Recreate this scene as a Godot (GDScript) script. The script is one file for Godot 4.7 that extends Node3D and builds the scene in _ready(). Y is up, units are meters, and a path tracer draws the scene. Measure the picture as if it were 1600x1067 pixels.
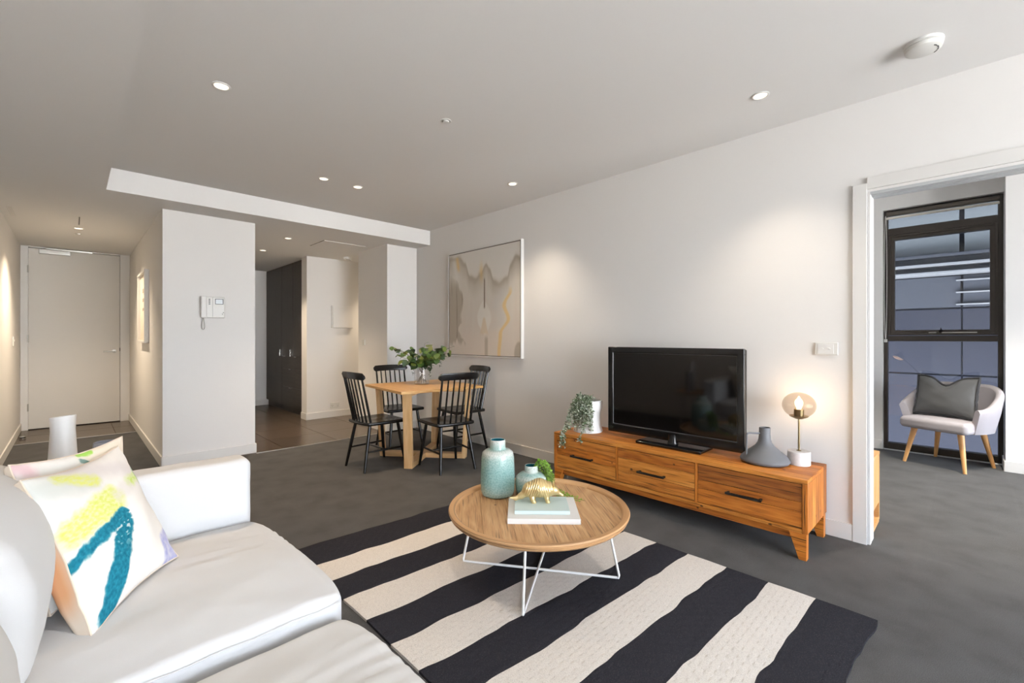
extends Node3D

# ---------------------------------------------------------------- geometry helper
class Geo:
	var P := PackedVector3Array()
	var T := PackedVector2Array()
	var C := PackedColorArray()
	var col := Color.WHITE
	var crease := 0.76
	var uvo := Vector2.ZERO

	func tri(a: Vector3, b: Vector3, c: Vector3, ta := Vector2.ZERO, tb := Vector2.ZERO, tc := Vector2.ZERO) -> void:
		P.append(a); P.append(b); P.append(c)
		T.append(ta); T.append(tb); T.append(tc)
		C.append(col); C.append(col); C.append(col)

	func quad(a: Vector3, b: Vector3, c: Vector3, d: Vector3, ta := Vector2(0, 0), tb := Vector2(1, 0), tc := Vector2(1, 1), td := Vector2(0, 1)) -> void:
		tri(a, b, c, ta, tb, tc)
		tri(a, c, d, ta, tc, td)

	func orient(from: int) -> void:
		var mid := Vector3.ZERO
		for i in range(from, P.size()): mid += P[i]
		mid /= maxf(1.0, P.size() - from)
		var vol := 0.0
		for i in range(from, P.size(), 3): vol += (P[i] - mid).dot((P[i + 1] - mid).cross(P[i + 2] - mid))
		if vol < 0.0: flip(from)

	func flip(from: int) -> void:
		for i in range(from, P.size(), 3):
			var p := P[i + 1]; P[i + 1] = P[i + 2]; P[i + 2] = p
			var t := T[i + 1]; T[i + 1] = T[i + 2]; T[i + 2] = t
			var c := C[i + 1]; C[i + 1] = C[i + 2]; C[i + 2] = c

	static func coords(h: float, r: float, seg: int, inner: int) -> Array:
		var a := []
		for i in seg: a.append(-(h - r) - r * tan(deg_to_rad(45.0 * (1.0 - float(i) / seg))))
		for i in inner + 1: a.append(lerpf(-(h - r), h - r, float(i) / inner))
		for i in range(seg - 1, -1, -1): a.append((h - r) + r * tan(deg_to_rad(45.0 * (1.0 - float(i) / seg))))
		return a

	# rounded box; disp(pos, dir) may push its points about (own frame, before basis and centre)
	func rbox(c: Vector3, s: Vector3, r := 0.003, seg := 1, b := Basis(), disp = null, inner := 1) -> void:
		var h := s * 0.5
		r = clampf(r, 0.0002, minf(h.x, minf(h.y, h.z)) * 0.98)
		for k in 3:
			var u := (k + 1) % 3
			var v := (k + 2) % 3
			var cu := coords(h[u], r, seg, inner)
			var cv := coords(h[v], r, seg, inner)
			for sg in [-1.0, 1.0]:
				var rows := []
				for x in cu:
					var row := []
					for y in cv:
						var p := Vector3.ZERO
						p[k] = sg * h[k]; p[u] = x; p[v] = y
						var core := Vector3(clampf(p.x, -(h.x - r), h.x - r), clampf(p.y, -(h.y - r), h.y - r), clampf(p.z, -(h.z - r), h.z - r))
						var dir := (p - core).normalized()
						var q := core + dir * r
						if disp != null: q = disp.call(q, dir)
						var uv := Vector2(q[u], q[v]) if s[u] >= s[v] else Vector2(q[v], q[u])
						row.append([c + b * q, uv + uvo])
					rows.append(row)
				for i in rows.size() - 1:
					for j in rows[0].size() - 1:
						var a0 = rows[i][j]; var a1 = rows[i + 1][j]; var a2 = rows[i + 1][j + 1]; var a3 = rows[i][j + 1]
						if sg > 0: quad(a0[0], a1[0], a2[0], a3[0], a0[1], a1[1], a2[1], a3[1])
						else: quad(a0[0], a3[0], a2[0], a1[0], a0[1], a3[1], a2[1], a1[1])

	func box(c: Vector3, s: Vector3, b := Basis()) -> void:
		var h := s * 0.5
		for k in 3:
			var u := (k + 1) % 3
			var v := (k + 2) % 3
			for sg in [-1.0, 1.0]:
				var q := []
				for e in [[-1, -1], [1, -1], [1, 1], [-1, 1]]:
					var p := Vector3.ZERO
					p[k] = sg * h[k]; p[u] = e[0] * h[u]; p[v] = e[1] * h[v]
					var uv := Vector2(p[u], p[v]) if s[u] >= s[v] else Vector2(p[v], p[u])
					q.append([c + b * p, uv + uvo])
				if sg > 0: quad(q[0][0], q[1][0], q[2][0], q[3][0], q[0][1], q[1][1], q[2][1], q[3][1])
				else: quad(q[0][0], q[3][0], q[2][0], q[1][0], q[0][1], q[3][1], q[2][1], q[1][1])

	func span(a: Vector3, b: Vector3) -> void:
		box((a + b) * 0.5, (b - a).abs())

	func sheet(rows: Array, uvs: Array = []) -> void:
		for i in rows.size() - 1:
			for j in rows[i].size() - 1:
				if uvs.is_empty():
					var m: float = rows.size() - 1
					var n: float = rows[i].size() - 1
					quad(rows[i][j], rows[i + 1][j], rows[i + 1][j + 1], rows[i][j + 1], Vector2(j / n, i / m), Vector2(j / n, (i + 1) / m), Vector2((j + 1) / n, (i + 1) / m), Vector2((j + 1) / n, i / m))
				else:
					quad(rows[i][j], rows[i + 1][j], rows[i + 1][j + 1], rows[i][j + 1], uvs[i][j], uvs[i + 1][j], uvs[i + 1][j + 1], uvs[i][j + 1])

	# profile of (radius, height) turned round Y
	func lathe(prof: Array, n := 32, at := Vector3.ZERO, b := Basis(), cols: Array = []) -> void:
		var from := P.size()
		for i in prof.size() - 1:
			var p: Vector2 = prof[i]
			var q: Vector2 = prof[i + 1]
			for j in n:
				var a0 := TAU * j / n
				var a1 := TAU * (j + 1) / n
				var d0 := Vector3(cos(a0), 0, sin(a0))
				var d1 := Vector3(cos(a1), 0, sin(a1))
				var u0 := float(j) / n * TAU * 0.1
				var u1 := float(j + 1) / n * TAU * 0.1
				var s := P.size()
				quad(at + b * (d0 * p.x + Vector3.UP * p.y), at + b * (d1 * p.x + Vector3.UP * p.y), at + b * (d1 * q.x + Vector3.UP * q.y), at + b * (d0 * q.x + Vector3.UP * q.y), Vector2(u0, p.y), Vector2(u1, p.y), Vector2(u1, q.y), Vector2(u0, q.y))
				if cols.size():
					C[s] = cols[i]; C[s + 1] = cols[i]; C[s + 2] = cols[i + 1]; C[s + 3] = cols[i]; C[s + 4] = cols[i + 1]; C[s + 5] = cols[i + 1]
		orient(from)

	func tube(pts: Array, rad, n := 8, flat := 1.0) -> void:
		var from := P.size()
		var side := Vector3.ZERO
		var rings := []
		var along := 0.0
		var us := []
		for i in pts.size():
			var d: Vector3 = (pts[mini(i + 1, pts.size() - 1)] - pts[maxi(i - 1, 0)]).normalized()
			if side == Vector3.ZERO:
				side = d.cross(Vector3.UP if absf(d.y) < 0.9 else Vector3.RIGHT).normalized()
			else:
				side = (side - d * side.dot(d)).normalized()
			var up := side.cross(d)
			var r: float = rad if not rad is Array else rad[i]
			var ring := []
			for j in n: ring.append(pts[i] + (side * cos(TAU * j / n) + up * sin(TAU * j / n) * flat) * r)
			rings.append(ring)
			if i > 0: along += pts[i].distance_to(pts[i - 1])
			us.append(along)
		for i in rings.size() - 1:
			for j in n:
				var k := (j + 1) % n
				quad(rings[i][j], rings[i][k], rings[i + 1][k], rings[i + 1][j], Vector2(us[i], j * 0.02), Vector2(us[i], (j + 1) * 0.02), Vector2(us[i + 1], (j + 1) * 0.02), Vector2(us[i + 1], j * 0.02))
		for e in [0, rings.size() - 1]:
			for j in n:
				var k := (j + 1) % n
				if e == 0: tri(pts[0], rings[0][k], rings[0][j])
				else: tri(pts[e], rings[e][j], rings[e][k])
		orient(from)

	# flat outline (x, y) given depth along z
	func prism(outline: Array, depth: float, xf: Transform3D) -> void:
		var from := P.size()
		var poly := PackedVector2Array(outline)
		var idx := Geometry2D.triangulate_polygon(poly)
		for z in [-0.5, 0.5]:
			for i in range(0, idx.size(), 3):
				var a := poly[idx[i]]; var b := poly[idx[i + 1]]; var c := poly[idx[i + 2]]
				if (b - a).cross(c - a) * z < 0:
					var t := b; b = c; c = t
				tri(xf * Vector3(a.x, a.y, z * depth), xf * Vector3(b.x, b.y, z * depth), xf * Vector3(c.x, c.y, z * depth), a + uvo, b + uvo, c + uvo)
		var ccw := 0.0
		for i in poly.size(): ccw += poly[i].cross(poly[(i + 1) % poly.size()])
		for i in poly.size():
			var a := poly[i]; var b := poly[(i + 1) % poly.size()]
			if ccw < 0:
				var t := a; a = b; b = t
			quad(xf * Vector3(a.x, a.y, -0.5 * depth), xf * Vector3(b.x, b.y, -0.5 * depth), xf * Vector3(b.x, b.y, 0.5 * depth), xf * Vector3(a.x, a.y, 0.5 * depth), Vector2(0, 0), Vector2(a.distance_to(b), 0), Vector2(a.distance_to(b), depth), Vector2(0, depth))

	func arrays() -> Array:
		var n := P.size()
		var N := PackedVector3Array(); N.resize(n)
		var fn := PackedVector3Array(); fn.resize(n / 3)
		var un := PackedVector3Array(); un.resize(n / 3)
		var at := {}
		var keys := []
		keys.resize(n)
		for f in n / 3:
			fn[f] = (P[f * 3 + 1] - P[f * 3]).cross(P[f * 3 + 2] - P[f * 3])
			un[f] = fn[f].normalized()
			for k in 3:
				var key := Vector3i((P[f * 3 + k] * 20000.0).round())
				keys[f * 3 + k] = key
				if at.has(key): at[key].append(f)
				else: at[key] = [f]
		for i in n:
			var me := un[i / 3]
			var s := Vector3.ZERO
			for f in at[keys[i]]:
				if un[f].dot(me) > crease: s += fn[f]
			N[i] = s.normalized() if s.length() > 1e-14 else me
		var out := []
		out.resize(Mesh.ARRAY_MAX)
		var idx := PackedInt32Array(); idx.resize(n)
		for f in n / 3:
			idx[f * 3] = f * 3; idx[f * 3 + 1] = f * 3 + 2; idx[f * 3 + 2] = f * 3 + 1
		out[Mesh.ARRAY_VERTEX] = P; out[Mesh.ARRAY_NORMAL] = N; out[Mesh.ARRAY_TEX_UV] = T; out[Mesh.ARRAY_COLOR] = C; out[Mesh.ARRAY_INDEX] = idx
		return out

	func mesh() -> ArrayMesh:
		var m := ArrayMesh.new()
		m.add_surface_from_arrays(Mesh.PRIMITIVE_TRIANGLES, arrays())
		return m

# ---------------------------------------------------------------- scene helpers
var rng := RandomNumberGenerator.new()
var M := {}
var taken := {}

func numbered(n: String) -> String:
	if not taken.has(n):
		taken[n] = 0
		return n
	taken[n] += 1
	return "%s_%03d" % [n, taken[n]]

func tag(o: Node, label: String, category := "", group := "", kind := "") -> Node:
	if label: o.set_meta("label", label)
	if category: o.set_meta("category", category)
	if group: o.set_meta("group", group)
	if kind: o.set_meta("kind", kind)
	return o

func thing(called: String, label: String, category: String, at := Vector3.ZERO, turn := 0.0, group := "") -> Node3D:
	var o := Node3D.new()
	o.name = numbered(called)
	o.position = at
	o.rotation.y = turn
	add_child(o)
	tag(o, label, category, group)
	return o

func shape(called: String, g, m: Material, parent: Node = self, at := Transform3D()) -> MeshInstance3D:
	var o := MeshInstance3D.new()
	o.mesh = g if g is Mesh else g.mesh()
	o.material_override = m
	o.transform = at
	if parent == self:
		o.name = numbered(called)
		add_child(o)
	else:
		o.name = called
		var k := 0
		while parent.has_node(NodePath(o.name)):
			k += 1
			o.name = "%s_%03d" % [called, k]
		parent.add_child(o)
	return o

func struct(called: String, g, m: Material, label: String, category := "", parent: Node = self) -> MeshInstance3D:
	var o := shape(called, g, m, parent)
	if parent == self: tag(o, label, category if category else called.split("_")[0], "", "structure")
	return o

func sp(a: Vector3, b: Vector3) -> Geo:
	var g := Geo.new()
	g.span(a, b)
	return g

func rb(c: Vector3, s: Vector3, r := 0.003, seg := 1, b := Basis(), disp = null, inner := 1) -> Geo:
	var g := Geo.new()
	g.uvo = Vector2(rng.randf() * 3.0, rng.randf() * 3.0)
	g.rbox(c, s, r, seg, b, disp, inner)
	return g

func mat(c: Color, rough := 0.6, metal := 0.0, spec := 0.5) -> StandardMaterial3D:
	var m := StandardMaterial3D.new()
	m.albedo_color = c
	m.roughness = rough
	m.metallic = metal
	m.metallic_specular = spec
	return m

func rgb(r: int, g: int, b: int) -> Color:
	return Color8(r, g, b)

func noise(sd: int, freq: float, oct := 4, type := FastNoiseLite.TYPE_SIMPLEX_SMOOTH) -> FastNoiseLite:
	var n := FastNoiseLite.new()
	n.seed = sd
	n.frequency = freq
	n.noise_type = type
	n.fractal_octaves = oct
	return n

func ntex(sd: int, freq: float, ramp: Array, size := 512, oct := 4, type := FastNoiseLite.TYPE_SIMPLEX_SMOOTH) -> NoiseTexture2D:
	var t := NoiseTexture2D.new()
	t.width = size; t.height = size
	t.seamless = true
	t.noise = noise(sd, freq, oct, type)
	if ramp.size():
		var gr := Gradient.new()
		var off := PackedFloat32Array()
		var cs := PackedColorArray()
		for e in ramp:
			off.append(e[0]); cs.append(e[1])
		gr.offsets = off; gr.colors = cs
		t.color_ramp = gr
	return t

func tri3(m: StandardMaterial3D, scale: float, world := true) -> StandardMaterial3D:
	m.uv1_triplanar = true
	m.uv1_world_triplanar = world
	m.uv1_scale = Vector3.ONE * scale
	return m

func bump(m: StandardMaterial3D, t: Texture2D, cm: float) -> StandardMaterial3D:
	m.heightmap_enabled = true
	m.heightmap_texture = t
	m.heightmap_scale = cm
	return m

# boards: grain runs along u; one picture is about 1.2 m long and 0.3 m wide
func wood_picture(sd: int, lo: Color, mid: Color, hi: Color, rings: float, knots: int, dark := 0.3) -> ImageTexture:
	var w := 512
	var h := 256
	var im := Image.create(w, h, false, Image.FORMAT_RGB8)
	var a := noise(sd, 1.0, 3)
	var f := noise(sd + 1, 1.0, 3)
	var s := noise(sd + 2, 1.0, 2)
	var r := RandomNumberGenerator.new()
	r.seed = sd
	var ks := []
	for k in knots: ks.append([r.randf_range(0.1, 0.9), r.randf_range(0.15, 0.85), r.randf_range(0.012, 0.028)])
	for y in h:
		var v := float(y) / h
		for x in w:
			var u := absf(2.0 * x / w - 1.0)   # mirrored, so that repeats join
			var pull := 0.0
			var kd := 0.0
			for k in ks:
				var dx: float = (u - k[0]) * 3.0
				var dy: float = (v - k[1]) * 0.9
				var d := sqrt(dx * dx + dy * dy)
				pull += k[2] * 7.0 * exp(-d * 9.0) * signf(dy)
				kd = maxf(kd, 1.0 - smoothstep(k[2] * 0.6, k[2] * 1.5, d))
			var q := v * rings + a.get_noise_2d(u * 1.2, v * 1.6) * 1.6 + pull * rings
			var g := 0.5 + 0.5 * sin(q * TAU)
			g = g * 0.3 + 0.42 * (0.5 + 0.8 * f.get_noise_2d(u * 7.0, v * 80.0)) + 0.28 * (0.5 + 0.9 * s.get_noise_2d(u * 1.1 + 31.0, v * 7.0))
			var c := lo.lerp(mid, smoothstep(0.0, 0.5, g)).lerp(hi, smoothstep(0.45, 1.0, g))
			var st := smoothstep(0.28, 0.75, s.get_noise_2d(u * 3.0 + 7.0, v * 22.0))
			c = c.lerp(lo.darkened(0.45), st * dark)
			c = c.lerp(lo.darkened(0.55), kd * 0.8)
			im.set_pixel(x, y, c)
	return ImageTexture.create_from_image(im)

func wood(t: Texture2D, tint := Color.WHITE, rough := 0.45) -> StandardMaterial3D:
	var m := mat(tint, rough)
	m.albedo_texture = t
	m.uv1_scale = Vector3(0.45, 3.4, 1)
	return m

const CAM := Vector3(0, 1.24, 0)
const YAW := 0.7757
const HU := 2.67    # living-room ceiling
const HL := 2.48    # dropped ceiling over hall and kitchen
const XT := 3.41    # wall with the television
const XL := -0.50   # wall on the left

func _ready() -> void:
	rng.seed = 11
	# ------------------------------------------------ camera
	var cam := Camera3D.new()
	cam.name = "camera"
	cam.position = CAM
	cam.rotation.y = -YAW
	cam.projection = Camera3D.PROJECTION_FRUSTUM
	cam.near = 0.05
	cam.far = 200.0
	cam.size = 2.0 * 0.05 * 533.5 / 700.0
	cam.frustum_offset = Vector2(0, -5.4 / 700.0 * 0.05)
	cam.current = true
	add_child(cam)
	# ------------------------------------------------ sky and exposure
	var sky_mat := ProceduralSkyMaterial.new()
	sky_mat.sky_top_color = Color(0.80, 0.86, 0.95)
	sky_mat.sky_horizon_color = Color(0.93, 0.95, 0.97)
	sky_mat.ground_horizon_color = Color(0.95, 0.95, 0.95)
	sky_mat.ground_bottom_color = Color(0.92, 0.92, 0.92)
	var sky := Sky.new()
	sky.sky_material = sky_mat
	var env := Environment.new()
	env.background_mode = Environment.BG_SKY
	env.sky = sky
	env.background_energy_multiplier = 54.0
	env.tonemap_mode = Environment.TONE_MAPPER_LINEAR
	env.tonemap_exposure = 0.435
	env.sdfgi_enabled = true
	env.ssao_enabled = true
	env.ssil_enabled = true
	var we := WorldEnvironment.new()
	we.name = "world_environment"
	we.environment = env
	add_child(we)

	materials()
	room()
	openings()
	outside()
	ceiling_things()
	entry_things()
	kitchen()
	wall_things()
	sofa()
	rug()
	coffee_table()
	console()
	dining()
	bedroom_things()

# ---------------------------------------------------------------- materials
func materials() -> void:
	var fine := ntex(3, 0.09, [], 256, 3)
	var paint := rgb(242, 240, 237)
	M.wall = bump(tri3(mat(paint, 0.75, 0, 0.3), 3.0), fine, 0.015)
	M.ceiling = bump(tri3(mat(rgb(245, 244, 242), 0.8, 0, 0.3), 3.0), fine, 0.015)
	M.trim = mat(rgb(232, 230, 226), 0.45)
	M.door = bump(tri3(mat(rgb(222, 218, 211), 0.5), 3.0), fine, 0.01)
	M.white = mat(rgb(236, 235, 232), 0.4)
	M.plastic = mat(rgb(232, 231, 226), 0.35)
	M.satin = mat(rgb(190, 188, 182), 0.3, 0.95)
	M.black_metal = mat(rgb(34, 33, 32), 0.45, 0.4)
	M.black = mat(rgb(18, 18, 19), 0.5)
	# carpet
	var pile := ntex(21, 0.3, [[0.0, rgb(140, 138, 136)], [0.5, rgb(212, 211, 209)], [1.0, rgb(255, 255, 254)]], 512, 3)
	var worn := ntex(22, 0.012, [[0.0, rgb(226, 225, 224)], [0.42, rgb(242, 241, 240)], [1.0, rgb(255, 255, 255)]], 512, 5)
	var ht := ntex(23, 0.22, [], 512, 3)
	M.carpet = bump(tri3(mat(rgb(117, 117, 118), 0.95, 0, 0.15), 2.2), ht, 0.35)
	M.carpet.albedo_texture = pile
	M.carpet.detail_enabled = true
	M.carpet.detail_blend_mode = BaseMaterial3D.BLEND_MODE_MUL
	M.carpet.detail_uv_layer = BaseMaterial3D.DETAIL_UV_2
	M.carpet.detail_albedo = worn
	M.carpet.uv2_triplanar = true
	M.carpet.uv2_world_triplanar = true
	M.carpet.uv2_scale = Vector3.ONE * 0.6
	# tiles
	var slate := ntex(31, 0.02, [[0.0, rgb(200, 196, 190)], [1.0, rgb(255, 252, 248)]], 512, 5)
	M.tiles = []
	for c in [rgb(92, 80, 70), rgb(87, 76, 67), rgb(96, 84, 74)]:
		var m := tri3(mat(c, 0.26), 1.3)
		m.albedo_texture = slate
		M.tiles.append(m)
	M.grout = mat(rgb(118, 106, 95), 0.9)
	# woods
	var pine := wood_picture(41, rgb(156, 88, 30), rgb(210, 134, 54), rgb(232, 164, 82), 3.0, 5, 0.7)
	var pine2 := wood_picture(47, rgb(142, 80, 28), rgb(200, 122, 48), rgb(224, 152, 72), 4.0, 4, 0.85)
	M.pine = [wood(pine), wood(pine2), wood(pine, rgb(222, 204, 180)), wood(pine2, rgb(255, 246, 222)), wood(pine2, rgb(196, 186, 176))]
	for m in M.pine: bump(m, pine, 0.05)
	var oak := wood_picture(53, rgb(196, 150, 98), rgb(216, 174, 122), rgb(230, 194, 146), 5.0, 0, 0.12)
	M.oak = wood(oak, Color.WHITE, 0.4)
	M.oak_top = wood(oak, rgb(242, 235, 212), 0.28)
	M.beech = wood(oak, rgb(255, 238, 214), 0.4)
	var elm := wood_picture(59, rgb(168, 124, 82), rgb(206, 164, 118), rgb(224, 186, 142), 4.0, 2, 0.5)
	M.elm = bump(wood(elm, rgb(236, 233, 228), 0.55), elm, 0.06)
	M.elm_rim = bump(wood(elm, rgb(244, 238, 230), 0.5), elm, 0.05)
	# fabrics
	var weave := ntex(61, 0.35, [], 256, 2)
	M.linen = bump(tri3(mat(rgb(223, 224, 225), 0.9, 0, 0.2), 9.0), weave, 0.06)
	M.linen.rim_enabled = true; M.linen.rim = 0.2
	M.linen_warm = bump(tri3(mat(rgb(224, 223, 221), 0.9, 0, 0.2), 9.0), weave, 0.06)
	M.grey_felt = bump(tri3(mat(rgb(176, 170, 172), 0.95, 0, 0.2), 9.0), weave, 0.1)
	M.velvet = bump(tri3(mat(rgb(92, 92, 92), 0.9, 0, 0.2), 8.0), weave, 0.05)
	M.velvet.rim_enabled = true; M.velvet.rim = 0.5
	M.fringe = mat(rgb(58, 58, 60), 0.95)
	# glass
	M.pane = mat(Color(0.8, 0.86, 0.95, 0.02), 0.02, 0, 0.42)
	M.pane.transparency = BaseMaterial3D.TRANSPARENCY_ALPHA
	M.smoke = mat(Color(0.30, 0.25, 0.18, 0.34), 0.26)
	M.smoke.transparency = BaseMaterial3D.TRANSPARENCY_ALPHA
	M.clear = mat(Color(0.95, 0.97, 0.97, 0.08), 0.02)
	M.clear.transparency = BaseMaterial3D.TRANSPARENCY_ALPHA
	M.water = mat(Color(0.9, 0.94, 0.92, 0.1), 0.0)
	M.water.transparency = BaseMaterial3D.TRANSPARENCY_ALPHA
	M.bronze = mat(rgb(62, 56, 50), 0.42, 0.3)
	M.lens = mat(rgb(255, 246, 230), 0.4)
	M.lens.emission_enabled = true
	M.lens.emission = rgb(255, 240, 214)
	M.lens.emission_energy_multiplier = 5.0

# ---------------------------------------------------------------- the room
func room() -> void:
	# floors
	var g := Geo.new()
	g.span(Vector3(XL, -0.15, -5.36), Vector3(XT + 0.13, 0, 4.5))
	g.span(Vector3(XL, -0.15, -7.72), Vector3(0.615, 0, -5.36))
	g.span(Vector3(XT + 0.13, -0.15, -3.1), Vector3(6.75, 0, 3.3))
	struct("floor", g, M.carpet, "dark grey carpet over living room, hall and bedroom", "floor")
	g = Geo.new()
	g.span(Vector3(0.615, -0.15, -9.3), Vector3(4.75, -0.008, -5.36))
	g.span(Vector3(XL, -0.15, -9.0), Vector3(0.615, -0.008, -7.72))
	var base := struct("floor_tiled", g, M.grout, "brown porcelain tiles of kitchen and entry with pale joints", "floor")
	var tiles := []
	var x := 1.41 - 0.31
	while x < 4.7:
		var z := -5.365
		var k := 0
		while z > -9.15:
			tiles.append([maxf(x, 0.64), minf(x + 0.6, 4.7), z - 0.6, z])
			z -= 0.6
			k += 1
		x += 0.6
	for xx in [-0.5, -0.2, 0.4]:
		var wd: float = {-0.5: 0.3, -0.2: 0.6, 0.4: 0.215}[xx]
		tiles.append([xx, xx + wd, -8.32, -7.73]); tiles.append([xx, xx + wd, -8.87, -8.325])
	var n := 0
	for t in tiles:
		if t[1] - t[0] < 0.03: continue
		var c := Vector3((t[0] + t[1]) / 2, -0.006, (t[2] + t[3]) / 2)
		shape("tile", rb(c, Vector3(t[1] - t[0] - 0.004, 0.012, t[3] - t[2] - 0.004), 0.0015), M.tiles[n * 7 % 3], base)
		n += 1
	var sill := struct("trim_1", rb(Vector3(2.185, 0.002, -5.36), Vector3(1.55, 0.008, 0.022), 0.003), M.satin, "thin metal strip between kitchen tiles and carpet", "trim")
	struct("trim_2", rb(Vector3(0.058, 0.002, -7.72), Vector3(1.11, 0.006, 0.018), 0.002), M.satin, "thin metal strip between entry tiles and hall carpet", "trim")
	# ceilings
	g = Geo.new()
	g.span(Vector3(0.2, HU, -5.04), Vector3(XT + 0.13, HU + 0.3, 4.5))
	struct("ceiling", g, M.ceiling, "white plasterboard ceiling raised above the living area", "ceiling")
	g = Geo.new()
	g.span(Vector3(XL - 0.15, HL, -9.3), Vector3(0.2, HU + 0.3, 4.5))
	g.span(Vector3(0.2, HL, -9.3), Vector3(4.75, HU + 0.3, -5.04))
	struct("ceiling_dropped", g, M.ceiling, "lower white ceiling with square-edged bulkhead over hall and kitchen", "ceiling")
	struct("ceiling_bedroom", sp(Vector3(XT + 0.13, 2.92, -3.1), Vector3(6.9, 3.1, 3.3)), M.ceiling, "white bedroom ceiling beyond the doorway", "ceiling")
	# walls
	g = Geo.new()
	g.span(Vector3(XL - 0.15, -0.15, -9.1), Vector3(XL, HU + 0.3, 4.5))
	struct("wall_left", g, M.wall, "white wall running along the hall behind the sofa", "wall")
	g = Geo.new()
	g.span(Vector3(XT, -0.15, -5.37), Vector3(XT + 0.13, HU + 0.3, -0.43))
	g.span(Vector3(XT, 2.115, -0.43), Vector3(XT + 0.13, HU + 0.45, 0.95))
	g.span(Vector3(XT, -0.15, 0.95), Vector3(XT + 0.13, HU + 0.45, 4.5))
	g.span(Vector3(XT + 0.01, HU + 0.2, -3.1), Vector3(XT + 0.13, HU + 0.45, -0.43))
	struct("wall_right", g, M.wall, "long off-white wall behind the television and console", "wall")
	g = Geo.new()
	g.span(Vector3(2.96, -0.15, -6.2), Vector3(XT + 0.13, HL, -5.367))
	g.span(Vector3(XT + 0.13, -0.15, -6.2), Vector3(4.75, HL, -6.05))
	struct("wall_corner", g, M.wall, "white corner pier between dining corner and kitchen passage", "wall")
	struct("wall_middle", sp(Vector3(0.615, -0.15, -9.3), Vector3(1.41, HL, -5.41)), M.wall, "white wall block between entry hall and kitchen, intercom on it", "wall")
	g = Geo.new()
	g.span(Vector3(2.525, -0.15, -7.215), Vector3(4.75, HL, -7.0))
	struct("wall_kitchen", g, M.wall, "white wall beside the dark kitchen cabinets", "wall")
	g = Geo.new()
	g.span(Vector3(1.41, -0.15, -9.3), Vector3(3.5, HL, -9.16))
	g.span(Vector3(3.2, -0.15, -9.3), Vector3(3.35, HL, -7.2))
	struct("wall_far", g, M.wall, "white wall at the far end of the kitchen", "wall")
	struct("wall_passage", sp(Vector3(4.6, -0.15, -7.1), Vector3(4.75, HL, -6.1)), M.wall, "white end wall of the side passage off the kitchen", "wall")
	g = Geo.new()
	g.span(Vector3(XL - 0.15, -0.15, -9.05), Vector3(0.65, HL, -8.95))
	g.span(Vector3(XL, 0, -8.95), Vector3(-0.5, HL, -8.87))
	struct("wall_entry", g, M.wall, "wall closing the end of the entry hall behind the door", "wall")
	# wall with the big window, behind the camera
	g = Geo.new()
	g.span(Vector3(XL - 0.15, -0.15, 4.4), Vector3(-0.42, HU + 0.3, 4.55))
	g.span(Vector3(3.35, -0.15, 4.4), Vector3(XT + 0.13, HU + 0.45, 4.55))
	g.span(Vector3(-0.42, 2.52, 4.4), Vector3(3.35, HU + 0.3, 4.55))
	g.span(Vector3(-0.42, -0.15, 4.4), Vector3(3.35, 0.03, 4.55))
	struct("wall_near", g, M.wall, "wall around the glazed balcony doors of the living room", "wall")
	# bedroom shell
	g = Geo.new()
	g.span(Vector3(6.47, -0.15, -3.1), Vector3(6.75, 3.1, -0.675))
	g.span(Vector3(6.47, 2.665, -0.675), Vector3(6.75, 3.1, 0.24))
	g.span(Vector3(6.19, -0.15, 0.24), Vector3(6.75, 3.1, 3.3))
	g.span(Vector3(6.47, -0.15, -0.675), Vector3(6.75, 0.0, 0.24))
	struct("wall_bedroom", g, M.wall, "white bedroom wall around the tall dark-framed window", "wall")
	struct("wall_bedroom_far", sp(Vector3(XT + 0.13, -0.15, -3.25), Vector3(6.75, 3.1, -3.1)), M.wall, "white end wall of the bedroom", "wall")
	g = Geo.new()
	g.span(Vector3(XT + 0.13, -0.15, 3.2), Vector3(3.75, 3.1, 3.35))
	g.span(Vector3(6.05, -0.15, 3.2), Vector3(6.75, 3.1, 3.35))
	g.span(Vector3(3.75, 2.7, 3.2), Vector3(6.05, 3.1, 3.35))
	g.span(Vector3(3.75, -0.15, 3.2), Vector3(6.05, 0.05, 3.35))
	struct("wall_bedroom_near", g, M.wall, "bedroom wall around its second window", "wall")
	# baseboards: boards 100 mm tall with a chamfered top
	var bb := func(called: String, label: String, runs: Array) -> void:
		var q := Geo.new()
		for r in runs:
			var a: Vector3 = r[0]
			var b: Vector3 = r[1]
			q.rbox((a + b) / 2, (b - a).abs(), 0.003)
		struct(called, q, M.trim, label, "baseboard")
	var t := 0.013
	bb.call("baseboard_right", "white skirting board along the television wall", [[Vector3(XT - t, 0, -5.367), Vector3(XT, 0.1, -0.497)]])
	bb.call("baseboard_left", "white skirting board along the left hall wall", [[Vector3(XL, 0, -8.86), Vector3(XL + t, 0.1, 4.4)]])
	bb.call("baseboard_hall", "white skirting board on the hall side of the wall block", [[Vector3(0.615 - t, 0, -8.86), Vector3(0.615, 0.1, -5.42)]])
	bb.call("baseboard_middle", "white skirting board below the intercom wall", [[Vector3(0.605, 0, -5.41), Vector3(1.42, 0.1, -5.41 + t)], [Vector3(1.41, 0, -9.1), Vector3(1.41 + t, 0.1, -5.4)]])
	bb.call("baseboard_corner", "white skirting board around the dining corner pier", [[Vector3(2.95, 0, -5.367), Vector3(XT - t, 0.1, -5.367 + t)], [Vector3(2.96 - t, 0, -6.2), Vector3(2.96, 0.1, -5.36)]])
	bb.call("baseboard_kitchen", "white skirting board below the switchboard panel", [[Vector3(2.51, 0, -7.0), Vector3(4.6, 0.1, -7.0 + t)], [Vector3(2.525 - t, 0, -7.215), Vector3(2.525, 0.1, -6.99)]])
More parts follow.
